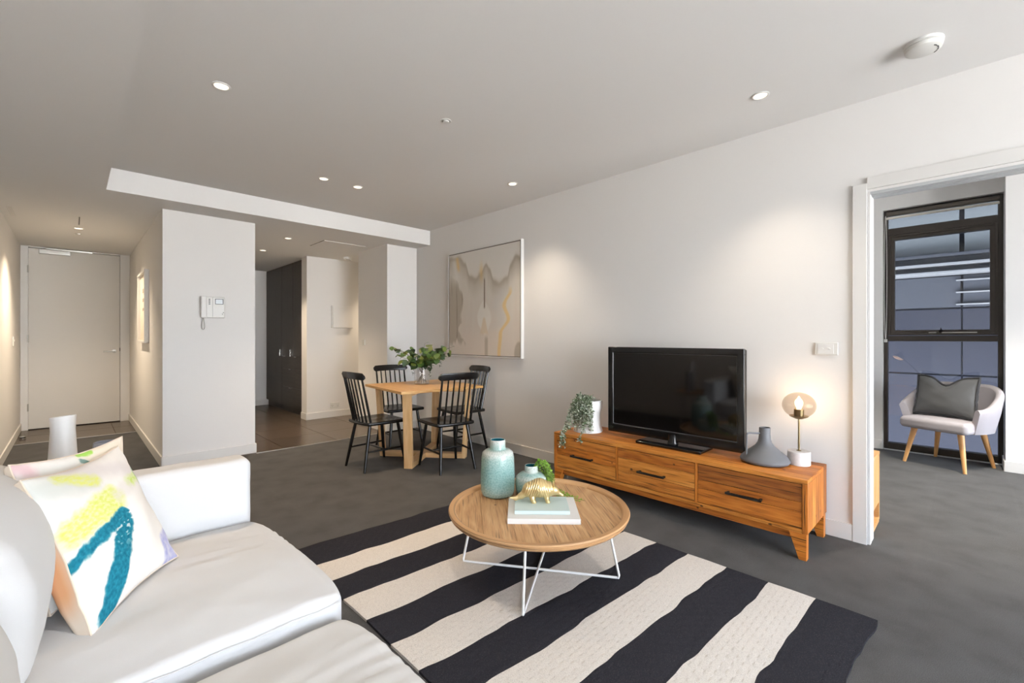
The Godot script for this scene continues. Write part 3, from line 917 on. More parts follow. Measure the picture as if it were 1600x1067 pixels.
func painting() -> ImageTexture:
	var n := 320
	var im := Image.create(n, n, false, Image.FORMAT_RGB8)
	var a := noise(91, 1.0, 4)
	var b := noise(92, 1.0, 3)
	var base := rgb(226, 220, 210)
	var pale := rgb(236, 232, 225)
	var taupe := rgb(178, 167, 150)
	var dk := rgb(136, 124, 108)
	var pink := rgb(222, 210, 198)
	var ochre := rgb(228, 196, 132)
	var lobes := curve([[0, 0.02], [0.15, 0.03], [0.25, 0.1], [0.32, 0.24], [0.4, 0.27], [0.48, 0.22], [0.56, 0.13], [0.6, 0.2], [0.66, 0.3], [0.74, 0.32], [0.84, 0.28], [0.88, 0.18], [0.95, 0.12], [1, 0.14]])
	var ribbon := curve([[0, 0.88], [0.42, 0.87], [0.54, 0.8], [0.66, 0.85], [0.8, 0.75], [1, 0.73]])
	var shore := curve([[0, 0.0], [0.2, 0.03], [0.3, 0.16], [0.45, 0.21], [0.6, 0.18], [0.68, 0.2], [0.74, 0.15], [0.82, 0.19], [0.9, 0.27], [1, 0.28]])
	for y in n:
		var v := float(y) / n
		for x in n:
			var u := float(x) / n
			var wob := a.get_noise_2d(u * 3.0, v * 3.0) * 0.05
			var drip := b.get_noise_2d(u * 14.0, v * 1.2)
			var c := base.lerp(pink, smoothstep(0.3, 0.9, v + drip * 0.2) * 0.7)
			# pale top cloud, its lower edge scalloped round three grey lobes
			var edge := lobes.sample_baked(u) + wob * 0.6
			var top := 1.0 - smoothstep(edge - 0.01, edge + 0.02, v)
			var rimd := exp(-pow((v - edge - 0.02) / 0.03, 2.0))
			c = c.lerp(pale, top * 0.8)
			c = c.lerp(taupe, rimd * 0.55)
			c = c.lerp(taupe, (1.0 - smoothstep(0.02, 0.22, v - edge)) * (1.0 - top) * 0.45)
			# left mass, running down in drips
			var lx := shore.sample_baked(v) + wob * 0.4 + drip * 0.02
			var lm := (1.0 - smoothstep(lx - 0.015, lx + 0.015, u)) * smoothstep(0.16, 0.4, v + u * 0.2) * (1.0 - smoothstep(0.84, 0.9, v + drip * 0.06))
			c = c.lerp(taupe, lm * 0.75)
			c = c.lerp(dk, lm * smoothstep(0.1, 0.5, drip) * 0.5)
			var lw := exp(-pow((u - 0.09 - (v - 0.1) * 0.25) / 0.05, 2.0)) * (1.0 - smoothstep(0.22, 0.34, v)) * smoothstep(0.03, 0.08, v)
			c = c.lerp(pale, lw * 0.8)
			# middle figure: dark line over a white bulb
			var bw := 0.10 * sin(clampf((v - 0.47) / 0.35, 0, 1) * PI)
			var bulb: float = (1.0 - smoothstep(bw - 0.02, bw + 0.005, absf(u - 0.53 + wob * 0.4))) * (1.0 if v > 0.47 and v < 0.82 else 0.0)
			c = c.lerp(rgb(236, 232, 224), bulb * 0.9)
			var fl := (1.0 - smoothstep(0.006, 0.012, absf(u - 0.535))) * smoothstep(0.26, 0.3, v) * (1.0 - smoothstep(0.54, 0.57, v))
			c = c.lerp(dk, fl * 0.9)
			var tri := (1.0 - smoothstep(0.0, 0.02, absf(u - 0.53) - (v - 0.64) * 0.3)) * smoothstep(0.63, 0.66, v) * (1.0 - smoothstep(0.78, 0.82, v))
			c = c.lerp(pink.lerp(ochre, 0.25), tri * 0.8)
			c = c.lerp(taupe, (1.0 - smoothstep(0.012, 0.03, absf(u - 0.56))) * smoothstep(0.8, 0.86, v) * 0.7)
			# right white wash and ochre ribbon
			var rx := ribbon.sample_baked(v) + wob * 0.3
			var wash := exp(-pow((u - rx + 0.10) / 0.09, 2.0)) * smoothstep(0.3, 0.45, v) * (1.0 - smoothstep(0.7, 0.8, v))
			c = c.lerp(rgb(214, 210, 204), wash * 0.8)
			var rib := (1.0 - smoothstep(0.012, 0.03, absf(u - rx))) * smoothstep(0.36, 0.46, v)
			c = c.lerp(ochre, rib * 0.75)
			var g1 := exp(-pow((u - 0.13 - (v - 0.06) * 0.2) / 0.022, 2.0)) * (1.0 - smoothstep(0.13, 0.2, v)) * smoothstep(0.02, 0.05, v)
			c = c.lerp(ochre, g1 * 0.8)
			c = c.lerp(ochre, exp(-pow((u - 0.49) / 0.025, 2.0) - pow((v - 0.22) / 0.08, 2.0)) * 0.6)
			var cr := (1.0 - smoothstep(0.05, 0.07, Vector2((u - 0.98) * 1.1, (v - 0.98) * 0.55).length()))
			c = c.lerp(taupe, cr * 0.8)
			c = c.lightened(0.03 * a.get_noise_2d(u * 40, v * 40))
			im.set_pixel(x, y, c)
	return ImageTexture.create_from_image(im)

# ---------------------------------------------------------------- sofa
func sofa() -> void:
	var t := thing("sofa", "white linen sofa with square arm and loose cushions at left", "sofa", Vector3.ZERO)
	var folds := noise(101, 1.0, 3)
	var soft := func(p: Vector3, d: Vector3) -> Vector3: return p + d * 0.004 * folds.get_noise_3d(p.x * 7, p.y * 7, p.z * 7)
	var g := Geo.new()
	g.rbox(Vector3(0.06, 0.185, -1.30), Vector3(1.02, 0.19, 1.80), 0.02, 2)
	shape("base_frame", g, M.linen_warm, t)
	for f in [Vector3(0.5, 0.045, -2.1), Vector3(0.5, 0.045, -0.5), Vector3(-0.4, 0.045, -2.1), Vector3(-0.4, 0.045, -0.5)]:
		g = Geo.new()
		g.lathe([Vector2(0, -0.045), Vector2(0.018, -0.045), Vector2(0.024, 0.05), Vector2(0, 0.05)], 14, f)
		shape("foot", g, M.black, t)
	g = Geo.new()
	g.rbox(Vector3(0.045, 0.40, -2.285), Vector3(1.04, 0.62, 0.15), 0.035, 4, Basis(), soft, 14)
	shape("arm", g, M.linen, t)
	g = Geo.new()
	g.rbox(Vector3(-0.385, 0.41, -1.33), Vector3(0.18, 0.64, 1.80), 0.05, 3, Basis(), soft, 10)
	shape("back_frame", g, M.linen, t)
	# seat cushions: boxed edge with seam, soft crown, creases
	var seat := func(c: Vector3, s: Vector3, sd: int, crown: float, skew: float) -> Geo:
		var q := Geo.new()
		var nz := noise(sd, 1.0, 3)
		q.rbox(c, s, 0.035, 4, Basis(), func(p: Vector3, d: Vector3) -> Vector3:
			var u := p.x / (s.x * 0.5)
			var v := p.z / (s.z * 0.5)
			var up := maxf(0.0, d.y)
			var o := p
			o.y += up * crown * (1.0 - u * u) * (1.0 - v * v)
			o.y += up * 0.006 * nz.get_noise_2d(p.x * 3.0, p.z * 5.0)
			var wr := exp(-pow((v + 0.25 + 0.12 * u) / 0.3, 2.0)) * smoothstep(-0.1, 0.5, u)
			o.y += up * wr * 0.0045 * sin(p.z * 95.0 + nz.get_noise_2d(p.x * 2.0, p.z * 2.0) * 5.0 + p.x * 14.0)
			o.x += skew * (p.z / s.z) * smoothstep(0.0, 1.0, u) + (0.012 * (1.0 - v * v) if d.x > 0.5 else 0.0)
			o.x -= 0.03 * pow(absf(v), 6.0) * maxf(0.0, u)
			return o, 36)
		return q
	var sc := shape("seat_cushion", seat.call(Vector3(0.25, 0.362, -1.785), Vector3(0.72, 0.165, 0.845), 111, 0.022, 0.035), M.linen, t)
	var sc2 := shape("seat_cushion", seat.call(Vector3(0.25, 0.318, -0.905), Vector3(0.74, 0.165, 0.87), 115, 0.02, 0.0), M.linen_warm, t)
	# seam along the boxed edge that faces the next cushion
	g = Geo.new()
	var pts := []
	for i in 21: pts.append(Vector3(-0.1 + 0.69 * i / 20.0, 0.424 + 0.002 * sin(i * 1.3), -1.3605))
	g.tube(pts, 0.0022, 5)
	shape("seam", g, M.linen, sc)
	# back cushions
	var back := func(c: Vector3, s: Vector3, sd: int) -> Geo:
		var q := Geo.new()
		var nz := noise(sd, 1.0, 3)
		q.rbox(c, s, 0.09, 5, Basis(), func(p: Vector3, d: Vector3) -> Vector3:
			var v := p.z / (s.z * 0.5)
			var w := p.y / (s.y * 0.5)
			var o := p
			o.x += d.x * 0.035 * (1.0 - v * v) * (1.0 - w * w)
			o.x -= 0.045 * maxf(0.0, w) * maxf(0.0, w)
			o.y += maxf(0.0, d.y) * 0.02 * (1.0 - v * v)
			return o + d * 0.007 * nz.get_noise_3d(p.x * 4, p.y * 5, p.z * 4), 14)
		return q
	shape("back_cushion", back.call(Vector3(-0.19, 0.64, -1.79), Vector3(0.24, 0.41, 0.83), 121), M.linen, t)
	shape("back_cushion", back.call(Vector3(-0.20, 0.615, -0.885), Vector3(0.23, 0.39, 0.81), 125), M.linen_warm, t)
	# two printed scatter cushions
	var print_mat := mat(Color.WHITE, 0.9, 0, 0.2)
	print_mat.albedo_texture = cushion_print(0)
	var print2 := mat(Color.WHITE, 0.9, 0, 0.2)
	print2.albedo_texture = cushion_print(1)
	var peach := mat(rgb(232, 222, 210), 0.9, 0, 0.2)
	peach.albedo_texture = cushion_print(2)
	var a := Vector3(0.035, 0.452, -1.614)
	var b := Vector3(0.262, 0.47, -1.95)
	var c := Vector3(-0.105, 0.842, -1.853)
	var d := Vector3(0.118, 0.848, -2.168)
	var o := thing("scatter_cushion", "front white cushion printed with yellow and teal brush strokes, on sofa", "cushion", Vector3.ZERO, 0, "printed cushions on the sofa")
	scatter(o, a, b, c, d, 0.055, 0.10, print_mat, peach, 131)
	a = Vector3(-0.045, 0.47, -1.78); b = Vector3(0.17, 0.475, -2.08); c = Vector3(-0.135, 0.868, -1.962); d = Vector3(0.13, 0.872, -2.215)
	o = thing("scatter_cushion", "rear white printed cushion, mostly hidden behind the brushstroke cushion", "cushion", Vector3.ZERO, 0, "printed cushions on the sofa")
	scatter(o, a, b, c, d, 0.035, 0.06, print2, peach, 137)
	# side table beyond the arm, with its two vessels
	var s := thing("side_table", "round timber side table standing beyond the sofa arm", "side table", Vector3(0.02, 0, -2.72))
	g = Geo.new()
	g.lathe([Vector2(0, 0.46), Vector2(0.22, 0.46), Vector2(0.235, 0.468), Vector2(0.235, 0.492), Vector2(0.225, 0.5), Vector2(0.215, 0.49), Vector2(0, 0.49)], 48)
	shape("tabletop", g, M.elm, s)
	for k in 3:
		g = Geo.new()
		var an := TAU * k / 3.0 + 0.4
		g.tube([Vector3(cos(an) * 0.19, 0, sin(an) * 0.19), Vector3(cos(an) * 0.13, 0.465, sin(an) * 0.13)], 0.009, 8)
		shape("leg", g, M.white, s)
	g = Geo.new()
	g.lathe([Vector2(0, 0), Vector2(0.05, 0), Vector2(0.06, 0.015), Vector2(0.057, 0.1), Vector2(0.046, 0.24), Vector2(0.04, 0.35), Vector2(0.0425, 0.405), Vector2(0.042, 0.41), Vector2(0.039, 0.405), Vector2(0.036, 0.35), Vector2(0.04, 0.2), Vector2(0, 0.19)], 40, Vector3.ZERO, Basis(), [])
	# the rim is cut at a slant
	for i in g.P.size():
		if g.P[i].y > 0.3: g.P[i].y += (g.P[i].x * 0.714 + g.P[i].z * 0.70) * 0.12 * smoothstep(0.3, 0.4, g.P[i].y)
	tag(shape("white_vase", g, mat(rgb(240, 240, 238), 0.35), self, Transform3D(Basis(), Vector3(-0.03, 0.49, -2.76))), "tall white waisted vase standing behind the sofa arm", "vase")
	var cup := thing("glass_tumbler", "smoky grey glass tumbler peeking over the rear sofa cushion", "tumbler", Vector3(0.11, 0.49, -2.745))
	g = Geo.new()
	g.lathe([Vector2(0, 0), Vector2(0.042, 0), Vector2(0.046, 0.01), Vector2(0.047, 0.265), Vector2(0.044, 0.28), Vector2(0.041, 0.28), Vector2(0.042, 0.25), Vector2(0.042, 0.02), Vector2(0, 0.018)], 32)
	shape("glass", g, mat(rgb(150, 150, 156), 0.15), cup)

# a stuffed cushion between four corners (a, b below; c above a, d above b)
func scatter(o: Node3D, a: Vector3, b: Vector3, c: Vector3, d: Vector3, th: float, back: float, front_mat: Material, side_mat: Material, sd: int) -> void:
	var nz := noise(sd, 1.0, 3)
	var nrm := (b - a).cross(c - a).normalized()
	var n := 30
	var pt := func(s: float, t: float, side: float) -> Vector3:
		var p := a.lerp(b, s).lerp(c.lerp(d, s), t)
		var ex := (b - a)
		var ey := (c - a)
		var x := s * 2 - 1
		var y := t * 2 - 1
		# edges draw in between the corners
		p -= ex * 0.035 * x * absf(x) * (1 - y * y) * 1.2
		p -= ey * 0.04 * y * absf(y) * (1 - x * x) * 1.2
		var pw := 0.45 if side > 0 else 0.2
		var f := pow(maxf(0, (1 - x * x)), pw) * pow(maxf(0, (1 - y * y)), pw)
		var puff := side * f * (th if side > 0 else back)
		puff += 0.010 * f * nz.get_noise_2d(s * 2.2, t * 2.2 + side)
		puff += 0.006 * nz.get_noise_2d(s * 5.0, t * 5.0) * (1 - f)
		return p + nrm * puff
	for side in [1.0, -1.0]:
		var rows := []
		var uvs := []
		for i in n + 1:
			var row := []
			var uv := []
			for j in n + 1:
				# finer near the edges
				var s := 0.5 - 0.5 * cos(PI * j / n)
				var t := 0.5 - 0.5 * cos(PI * i / n)
				row.append(pt.call(s, t, side))
				uv.append(Vector2(s, 1 - t))
			rows.append(row); uvs.append(uv)
		var g := Geo.new()
		g.crease = 0.2
		g.sheet(rows, uvs)
		if side > 0: g.flip(0)
		shape("front_panel" if side > 0 else "back_panel", g, front_mat if side > 0 else side_mat, o)
	var pp := []
	for k in 4:
		for i in 16:
			var s := i / 16.0
			var e: Vector2 = [Vector2(s, 0), Vector2(1, s), Vector2(1 - s, 1), Vector2(0, 1 - s)][k]
			pp.append(pt.call(e.x, e.y, 1.0) + nrm * 0.001)
	pp.append(pp[0])
	var g2 := Geo.new()
	g2.tube(pp, 0.0028, 6)
	shape("piping", g2, side_mat, o)

func cushion_print(k: int) -> ImageTexture:
	var n := 300
	var im := Image.create(n, n, false, Image.FORMAT_RGB8)
	var a := noise(141 + k, 1.0, 4)
	var w := noise(151 + k, 1.0, 2)
	var white := rgb(240, 237, 232)
	var band := func(u: float, v: float, x0: float, y0: float, x1: float, y1: float, wd: float, soft: float) -> float:
		var p := Vector2(u, v)
		var q := Vector2(x0, y0)
		var e := Vector2(x1, y1) - q
		var t := clampf((p - q).dot(e) / e.length_squared(), 0, 1)
		return 1.0 - smoothstep(wd - soft, wd + soft, p.distance_to(q + e * t))
	for y in n:
		var v := float(y) / n
		for x in n:
			var u := float(x) / n
			var wu := u + a.get_noise_2d(u * 6, v * 6) * 0.03
			var wv := v + a.get_noise_2d(u * 6 + 9, v * 6) * 0.03
			var rag := 0.75 + 0.5 * a.get_noise_2d(u * 18, v * 34)
			var c := white
			if k == 0:
				c = c.lerp(rgb(206, 210, 204), clampf(band.call(wu, wv, 0.02, 0.10, 0.40, 0.16, 0.09, 0.07) * 0.8, 0, 1))
				c = c.lerp(rgb(214, 206, 204), band.call(wu, wv, 0.35, 0.02, 0.85, 0.20, 0.07, 0.06) * 0.6)
				c = c.lerp(rgb(216, 220, 118), clampf(band.call(wu, wv, 0.20, 0.07, 0.45, 0.17, 0.05, 0.03) * rag, 0, 1))
				c = c.lerp(rgb(214, 222, 112), clampf(band.call(wu, wv, 0.08, 0.43, 0.52, 0.36, 0.09, 0.03) * rag, 0, 1))
				c = c.lerp(rgb(196, 220, 110), clampf(band.call(wu, wv, 0.74, 0.30, 0.93, 0.28, 0.035, 0.03) * rag, 0, 1))
				c = c.lerp(rgb(176, 190, 172), clampf(band.call(wu, wv, 0.94, 0.24, 0.97, 0.32, 0.03, 0.02), 0, 1))
				c = c.lerp(rgb(222, 218, 212), clampf(band.call(wu, wv, 0.55, 0.36, 0.72, 0.32, 0.05, 0.04) * 0.7, 0, 1))
				c = c.lerp(rgb(226, 230, 226), band.call(wu, wv, 0.10, 0.66, 0.40, 0.62, 0.09, 0.05) * 0.8)
				var teal := rgb(44, 140, 158).lerp(rgb(22, 92, 116), 0.5 + 0.5 * w.get_noise_2d(u * 30, v * 30))
				c = c.lerp(teal, clampf(band.call(wu, wv, 0.0, 0.60, 0.52, 0.48, 0.036, 0.012), 0, 1))
				var sc := clampf(band.call(wu, wv, 0.50, 0.52, 0.14, 0.97, 0.078, 0.014), 0, 1)
				sc *= 1.0 - 0.8 * smoothstep(0.22, 0.4, w.get_noise_2d(u * 10, v * 26)) * (1.0 - smoothstep(0.55, 0.75, v))
				c = c.lerp(teal, sc)
				var li := smoothstep(0.80, 0.84, u + (v - 0.8) * 0.2) * smoothstep(0.74, 0.78, v + (u - 0.9) * 0.3)
				c = c.lerp(rgb(170, 172, 214), li * clampf(0.75 + 0.5 * a.get_noise_2d(u * 12, v * 12), 0, 1))
			elif k == 1:
				c = c.lerp(rgb(222, 190, 194), band.call(wu, wv, 0.03, 0.03, 0.08, 0.05, 0.06, 0.05) * 0.9)
				c = c.lerp(rgb(226, 214, 190), band.call(wu, wv, 0.55, 0.04, 0.98, 0.06, 0.07, 0.05) * 0.7)
				c = c.lerp(rgb(158, 204, 96), band.call(wu, wv, 0.52, 0.025, 0.62, 0.012, 0.02, 0.012))
				c = c.lerp(rgb(40, 92, 84), band.call(wu, wv, 0.50, 0.09, 0.56, 0.12, 0.02, 0.01))
				c = c.lerp(rgb(210, 212, 206), band.call(wu, wv, 0.2, 0.1, 0.5, 0.1, 0.06, 0.05) * 0.5)
			else:
				c = rgb(250, 244, 236).lerp(rgb(240, 190, 150), smoothstep(0.25, 0.6, v) * (1.0 - smoothstep(0.7, 0.92, v)) * clampf(1.1 - u * 1.6, 0, 1))
			im.set_pixel(x, y, c)
	return ImageTexture.create_from_image(im)

# ---------------------------------------------------------------- rug
func rug() -> void:
	var L := [-2.731, -2.469, -2.26, -2.053, -1.837, -1.621, -1.415, -1.205, -0.995, -0.785, -0.575, -0.36]
	var R := [-2.655, -2.40, -2.19, -1.978, -1.762, -1.545, -1.32, -1.125, -0.915, -0.702, -0.497, -0.281]
	var wob := noise(161, 1.0, 2)
	var nx := 48
	var am := ArrayMesh.new()
	for par in 2:
		var g := Geo.new()
		g.crease = 0.5
		for k in 11:
			if k % 2 != par: continue
			var rows := []
			for e in [k, k + 1]:
				var row := []
				for i in nx + 1:
					var s := float(i) / nx
					var z := lerpf(L[e], R[e], s) + wob.get_noise_2d(s * 5.0, e * 3.0) * 0.016
					var x := lerpf(0.915, 2.503, s)
					if i == 0: x += wob.get_noise_2d(e * 2.0, 7.0) * 0.012
					row.append(Vector3(x, 0.011 + 0.002 * wob.get_noise_2d(x * 3, z * 3), z))
				rows.append(row)
			var mid := []
			for i in nx + 1: mid.append((rows[0][i] + rows[1][i]) / 2 + Vector3(0, 0.0015, 0))
			var all := [rows[0], mid, rows[1]]
			var uvs := []
			for r in all:
				var uv := []
				for p in r: uv.append(Vector2(p.x, p.z))
				uvs.append(uv)
			var from := g.P.size()
			g.sheet(all, uvs)
			# edges and underside
			for r in [0, 2]:
				if (r == 0 and k > 0) or (r == 2 and k < 10): continue
				for i in nx:
					var p: Vector3 = all[r][i]
					var q: Vector3 = all[r][i + 1]
					g.quad(p, q, Vector3(q.x, 0.0005, q.z), Vector3(p.x, 0.0005, p.z), Vector2(p.x, 0), Vector2(q.x, 0), Vector2(q.x, 0.02), Vector2(p.x, 0.02))
			for i in [0, nx]:
				for r in 2:
					var p: Vector3 = all[r][i]
					var q: Vector3 = all[r + 1][i]
					g.quad(p, q, Vector3(q.x, 0.0005, q.z), Vector3(p.x, 0.0005, p.z), Vector2(p.z, 0), Vector2(q.z, 0), Vector2(q.z, 0.02), Vector2(p.z, 0.02))
		am.add_surface_from_arrays(Mesh.PRIMITIVE_TRIANGLES, g.arrays())
	var ribs := Image.create(128, 128, false, Image.FORMAT_L8)
	for y in 128:
		for x in 128:
			var h := 0.5 + 0.35 * sin(x / 128.0 * TAU * 8.0 + (PI if (y / 8) % 2 else 0.0)) + 0.15 * sin(y / 128.0 * TAU * 16.0)
			ribs.set_pixel(x, y, Color(h, h, h))
	var rt := ImageTexture.create_from_image(ribs)
	var mk := func(lo: Color, mid: Color, hi: Color, p: float, sd: int) -> StandardMaterial3D:
		var im := Image.create(512, 512, false, Image.FORMAT_RGB8)
		var r := RandomNumberGenerator.new()
		r.seed = sd
		for y in 512:
			for x in 512:
				var q := r.randf()
				var c := lo.lerp(mid, r.randf())
				if q < p: c = c.lerp(hi, r.randf_range(0.3, 1.0))
				im.set_pixel(x, y, c)
		var m := mat(Color.WHITE, 0.95, 0, 0.15)
		m.albedo_texture = ImageTexture.create_from_image(im)
		m.uv1_scale = Vector3(2.2, 2.2, 1)
		m.heightmap_enabled = true
		m.heightmap_texture = rt
		m.heightmap_scale = 0.12
		return m
	am.surface_set_material(0, mk.call(rgb(38, 38, 43), rgb(52, 52, 58), rgb(128, 126, 124), 0.035, 5))
	am.surface_set_material(1, mk.call(rgb(212, 206, 198), rgb(240, 235, 228), rgb(112, 106, 100), 0.07, 6))
	var o := MeshInstance3D.new()
	o.name = "striped_rug"
	o.mesh = am
	add_child(o)
	tag(o, "flat-woven rug with charcoal and oatmeal stripes under the coffee table", "rug")

# ---------------------------------------------------------------- coffee table and what stands on it
func coffee_table() -> void:
	var C := Vector3(1.753, 0.014, -1.59)
	var t := thing("coffee_table", "round timber tray coffee table on crossed white wire legs", "coffee table", C)
	var R := 0.468
	var y0 := 0.332
	# top of boards laid side by side, grain towards the sofa corner
	var along := Vector3(0.62, 0, -0.78).normalized()
	var across := Vector3(0.78, 0, 0.62).normalized()
	var top := Node3D.new()
	top.name = "tabletop"
	t.add_child(top)
	var edges := [-0.43, -0.30, -0.155, 0.0, 0.14, 0.29, 0.43]
	for k in 6:
		var g := Geo.new()
		g.uvo = Vector2(0.55 + k * 1.13, k * 0.61)
		var a: float = edges[k] + 0.0006
		var b: float = edges[k + 1] - 0.0006
		var outline := []
		var n := 10
		for i in n + 1:
			var s := lerpf(a, b, float(i) / n)
			outline.append(Vector2(sqrt(maxf(0.0, 0.185 - s * s)), s))
		for i in range(n, -1, -1):
			var s := lerpf(a, b, float(i) / n)
			outline.append(Vector2(-sqrt(maxf(0.0, 0.185 - s * s)), s))
		var xf := Transform3D(Basis(along, across, -Vector3.UP), Vector3(0, y0 - 0.011, 0))
		g.prism(outline, 0.022, xf)
		g.orient(0)
		shape("plank", g, M.elm, top)
	var g := Geo.new()
	g.lathe([Vector2(0.428, y0 - 0.02), Vector2(0.452, y0 - 0.019), Vector2(0.460, y0 - 0.012), Vector2(0.4625, y0 - 0.004), Vector2(0.459, y0 - 0.0015), Vector2(0.459, y0 + 0.0005), Vector2(R - 0.001, y0 + 0.003), Vector2(R + 0.001, y0 + 0.01), Vector2(R - 0.003, y0 + 0.0165), Vector2(0.446, y0 + 0.017), Vector2(0.436, y0 + 0.012), Vector2(0.43, y0 + 0.004), Vector2(0.426, y0 - 0.003), Vector2(0.428, y0 - 0.02)], 96)
	shape("rim", g, M.elm_rim, t)
	var wire := mat(rgb(240, 240, 238), 0.35)
	for ends in [[Vector3(1.415, 0, -1.374), Vector3(2.09, 0, -1.806)], [Vector3(1.526, 0, -1.936), Vector3(1.981, 0, -1.244)]]:
		var a: Vector3 = (ends[0] - C) * Vector3(1, 0, 1)
		var b: Vector3 = (ends[1] - C) * Vector3(1, 0, 1)
		var ab := (b - a).normalized()
		var rise := Vector3(0, 0.296, 0)
		var lv := 0.008 if ends[0].x < 1.5 else 0.0085
		g = Geo.new()
		g.tube([a * 0.86 + rise, a + Vector3(0, 0.02, 0), a + ab * 0.003 + Vector3(0, lv, 0), a + ab * 0.015 + Vector3(0, lv, 0), b - ab * 0.015 + Vector3(0, lv, 0), b - ab * 0.003 + Vector3(0, lv, 0), b + Vector3(0, 0.02, 0), b * 0.86 + rise], 0.0065, 10)
		shape("leg_frame", g, wire, t)
	g = Geo.new()
	g.lathe([Vector2(0.36, 0.296), Vector2(0.40, 0.296), Vector2(0.40, 0.303), Vector2(0.36, 0.303), Vector2(0.36, 0.296)], 48)
	shape("mounting_ring", g, wire, t)
	var ty := C.y + y0
	# glazed vases
	var glaze_tex := ntex(171, 0.07, [[0.0, rgb(190, 212, 208)], [0.4, rgb(228, 236, 233)], [0.65, rgb(255, 255, 255)], [1.0, rgb(240, 242, 240)]], 512, 6)
	var glaze := mat(Color.WHITE, 0.22)
	glaze.vertex_color_use_as_albedo = true
	glaze.albedo_texture = glaze_tex
	glaze.uv1_scale = Vector3(2.2, 2.2, 1)
	var teal := rgb(150, 187, 184).srgb_to_linear()
	var mint := rgb(174, 200, 195).srgb_to_linear()
	var milk := rgb(222, 226, 220).srgb_to_linear()
	var deep := rgb(30, 108, 124).srgb_to_linear()
	g = Geo.new()
	g.lathe([Vector2(0, 0), Vector2(0.07, 0), Vector2(0.088, 0.008), Vector2(0.096, 0.03), Vector2(0.098, 0.08), Vector2(0.096, 0.15), Vector2(0.093, 0.215), Vector2(0.087, 0.243), Vector2(0.07, 0.256), Vector2(0.048, 0.262), Vector2(0.044, 0.268), Vector2(0.043, 0.31), Vector2(0.041, 0.315), Vector2(0.037, 0.312), Vector2(0.037, 0.262), Vector2(0.06, 0.235), Vector2(0, 0.2)], 56, Vector3.ZERO, Basis(), [mint, mint, mint, mint, teal, teal, mint, milk, milk, mint, mint, milk, milk, deep, deep, deep, deep])
	tag(shape("tall_ceramic_vase", g, glaze, self, Transform3D(Basis(), Vector3(1.735, ty, -1.885))), "taller blue-green crackle glazed vase on the coffee table", "vase")
	g = Geo.new()
	g.lathe([Vector2(0, 0), Vector2(0.066, 0), Vector2(0.084, 0.008), Vector2(0.092, 0.03), Vector2(0.094, 0.065), Vector2(0.088, 0.098), Vector2(0.066, 0.116), Vector2(0.044, 0.121), Vector2(0.038, 0.127), Vector2(0.038, 0.158), Vector2(0.036, 0.162), Vector2(0.032, 0.16), Vector2(0.032, 0.12), Vector2(0.05, 0.1), Vector2(0, 0.08)], 48, Vector3.ZERO, Basis(), [mint, mint, mint, teal, mint, milk, mint, mint, milk, milk, milk, deep, deep, deep, deep])
	tag(shape("small_ceramic_vase", g, glaze, self, Transform3D(Basis(), Vector3(1.887, ty, -1.765))), "shorter pale green glazed vase holding a trailing plant", "vase")
	# trailing plant in the small vase
	var pl := thing("trailing_pearl_plant", "bright green trailing plant spilling from the shorter glazed vase", "plant", Vector3(1.887, ty, -1.765))
	var right := Vector3(0.714, 0, 0.70)
	var fwd := Vector3(-0.70, 0, 0.714)
	var stems := Geo.new()
	var leaves := Geo.new()
	rng.seed = 77
	for k in 46:
		var s := rng.randf_range(-0.045, 0.035)
		var out := rng.randf_range(0.045, 0.088)
		var drop := rng.randf_range(0.06, 0.13)
		var pts := [Vector3(0, 0.13, 0) + right * 0.012 + fwd * s * 0.3, Vector3(0, 0.172 + rng.randf() * 0.018, 0) + right * (0.025 + out * 0.3) + fwd * s * 0.6]
		pts.append(Vector3(0, 0.165 - drop * 0.2 + rng.randf() * 0.02, 0) + right * (0.035 + out * 0.75) + fwd * s)
		pts.append(Vector3(0, 0.165 - drop, 0) + right * (0.04 + out * 1.05) + fwd * (s + 0.02))
		stems.tube(pts, 0.0012, 4)
		leafy(leaves, pts, 22, 0.0125, 0.0075)
	for e in [[0.23, 0.06, 0.02], [0.26, 0.115, 0.01], [0.17, 0.03, 0.01], [0.26, 0.045, 0.03], [0.285, 0.10, -0.01]]:
		var pts := [Vector3(0, 0.15, 0) + right * 0.045, Vector3(0, 0.06, 0) + right * 0.108 + fwd * 0.02, Vector3(0, 0.018, 0) + right * (0.11 + e[0] * 0.25) + fwd * (0.03 + e[2]), Vector3(0, 0.008, 0) + right * (e[0] * 0.8) + fwd * (0.04 + e[1] * 0.6), Vector3(0, 0.008, 0) + right * e[0] + fwd * (0.04 + e[1])]
		stems.tube(pts, 0.0012, 4)
		leafy(leaves, pts, 40, 0.013, 0.008)
	shape("stems", stems, mat(rgb(112, 132, 62), 0.7), pl)
	var lm := mat(Color.WHITE, 0.5)
	lm.vertex_color_use_as_albedo = true
	lm.backlight_enabled = true
	lm.backlight = Color(0.25, 0.3, 0.12)
	M.small_leaf = lm
	shape("leaves", leaves, lm, pl).set_meta("kind", "stuff")
	# books; the lower one lies square to the camera's diagonal
	var B := Basis(Vector3.UP, -PI / 4 - 0.01)
	var bc := Vector3(1.722, ty, -1.532)
	var bk := thing("white_book", "large white book lying on the coffee table", "book", bc)
	bk.basis = B
	shape("cover", rb(Vector3(0, 0.0015, 0), Vector3(0.352, 0.003, 0.30), 0.001), M.white, bk)
	shape("pages", rb(Vector3(0.003, 0.013, 0), Vector3(0.342, 0.02, 0.292), 0.001), mat(rgb(240, 239, 234), 0.8), bk)
	shape("cover", rb(Vector3(0, 0.0245, 0), Vector3(0.352, 0.003, 0.30), 0.001), M.white, bk)
	shape("spine", rb(Vector3(0, 0.013, 0.149), Vector3(0.352, 0.026, 0.003), 0.001), M.white, bk)
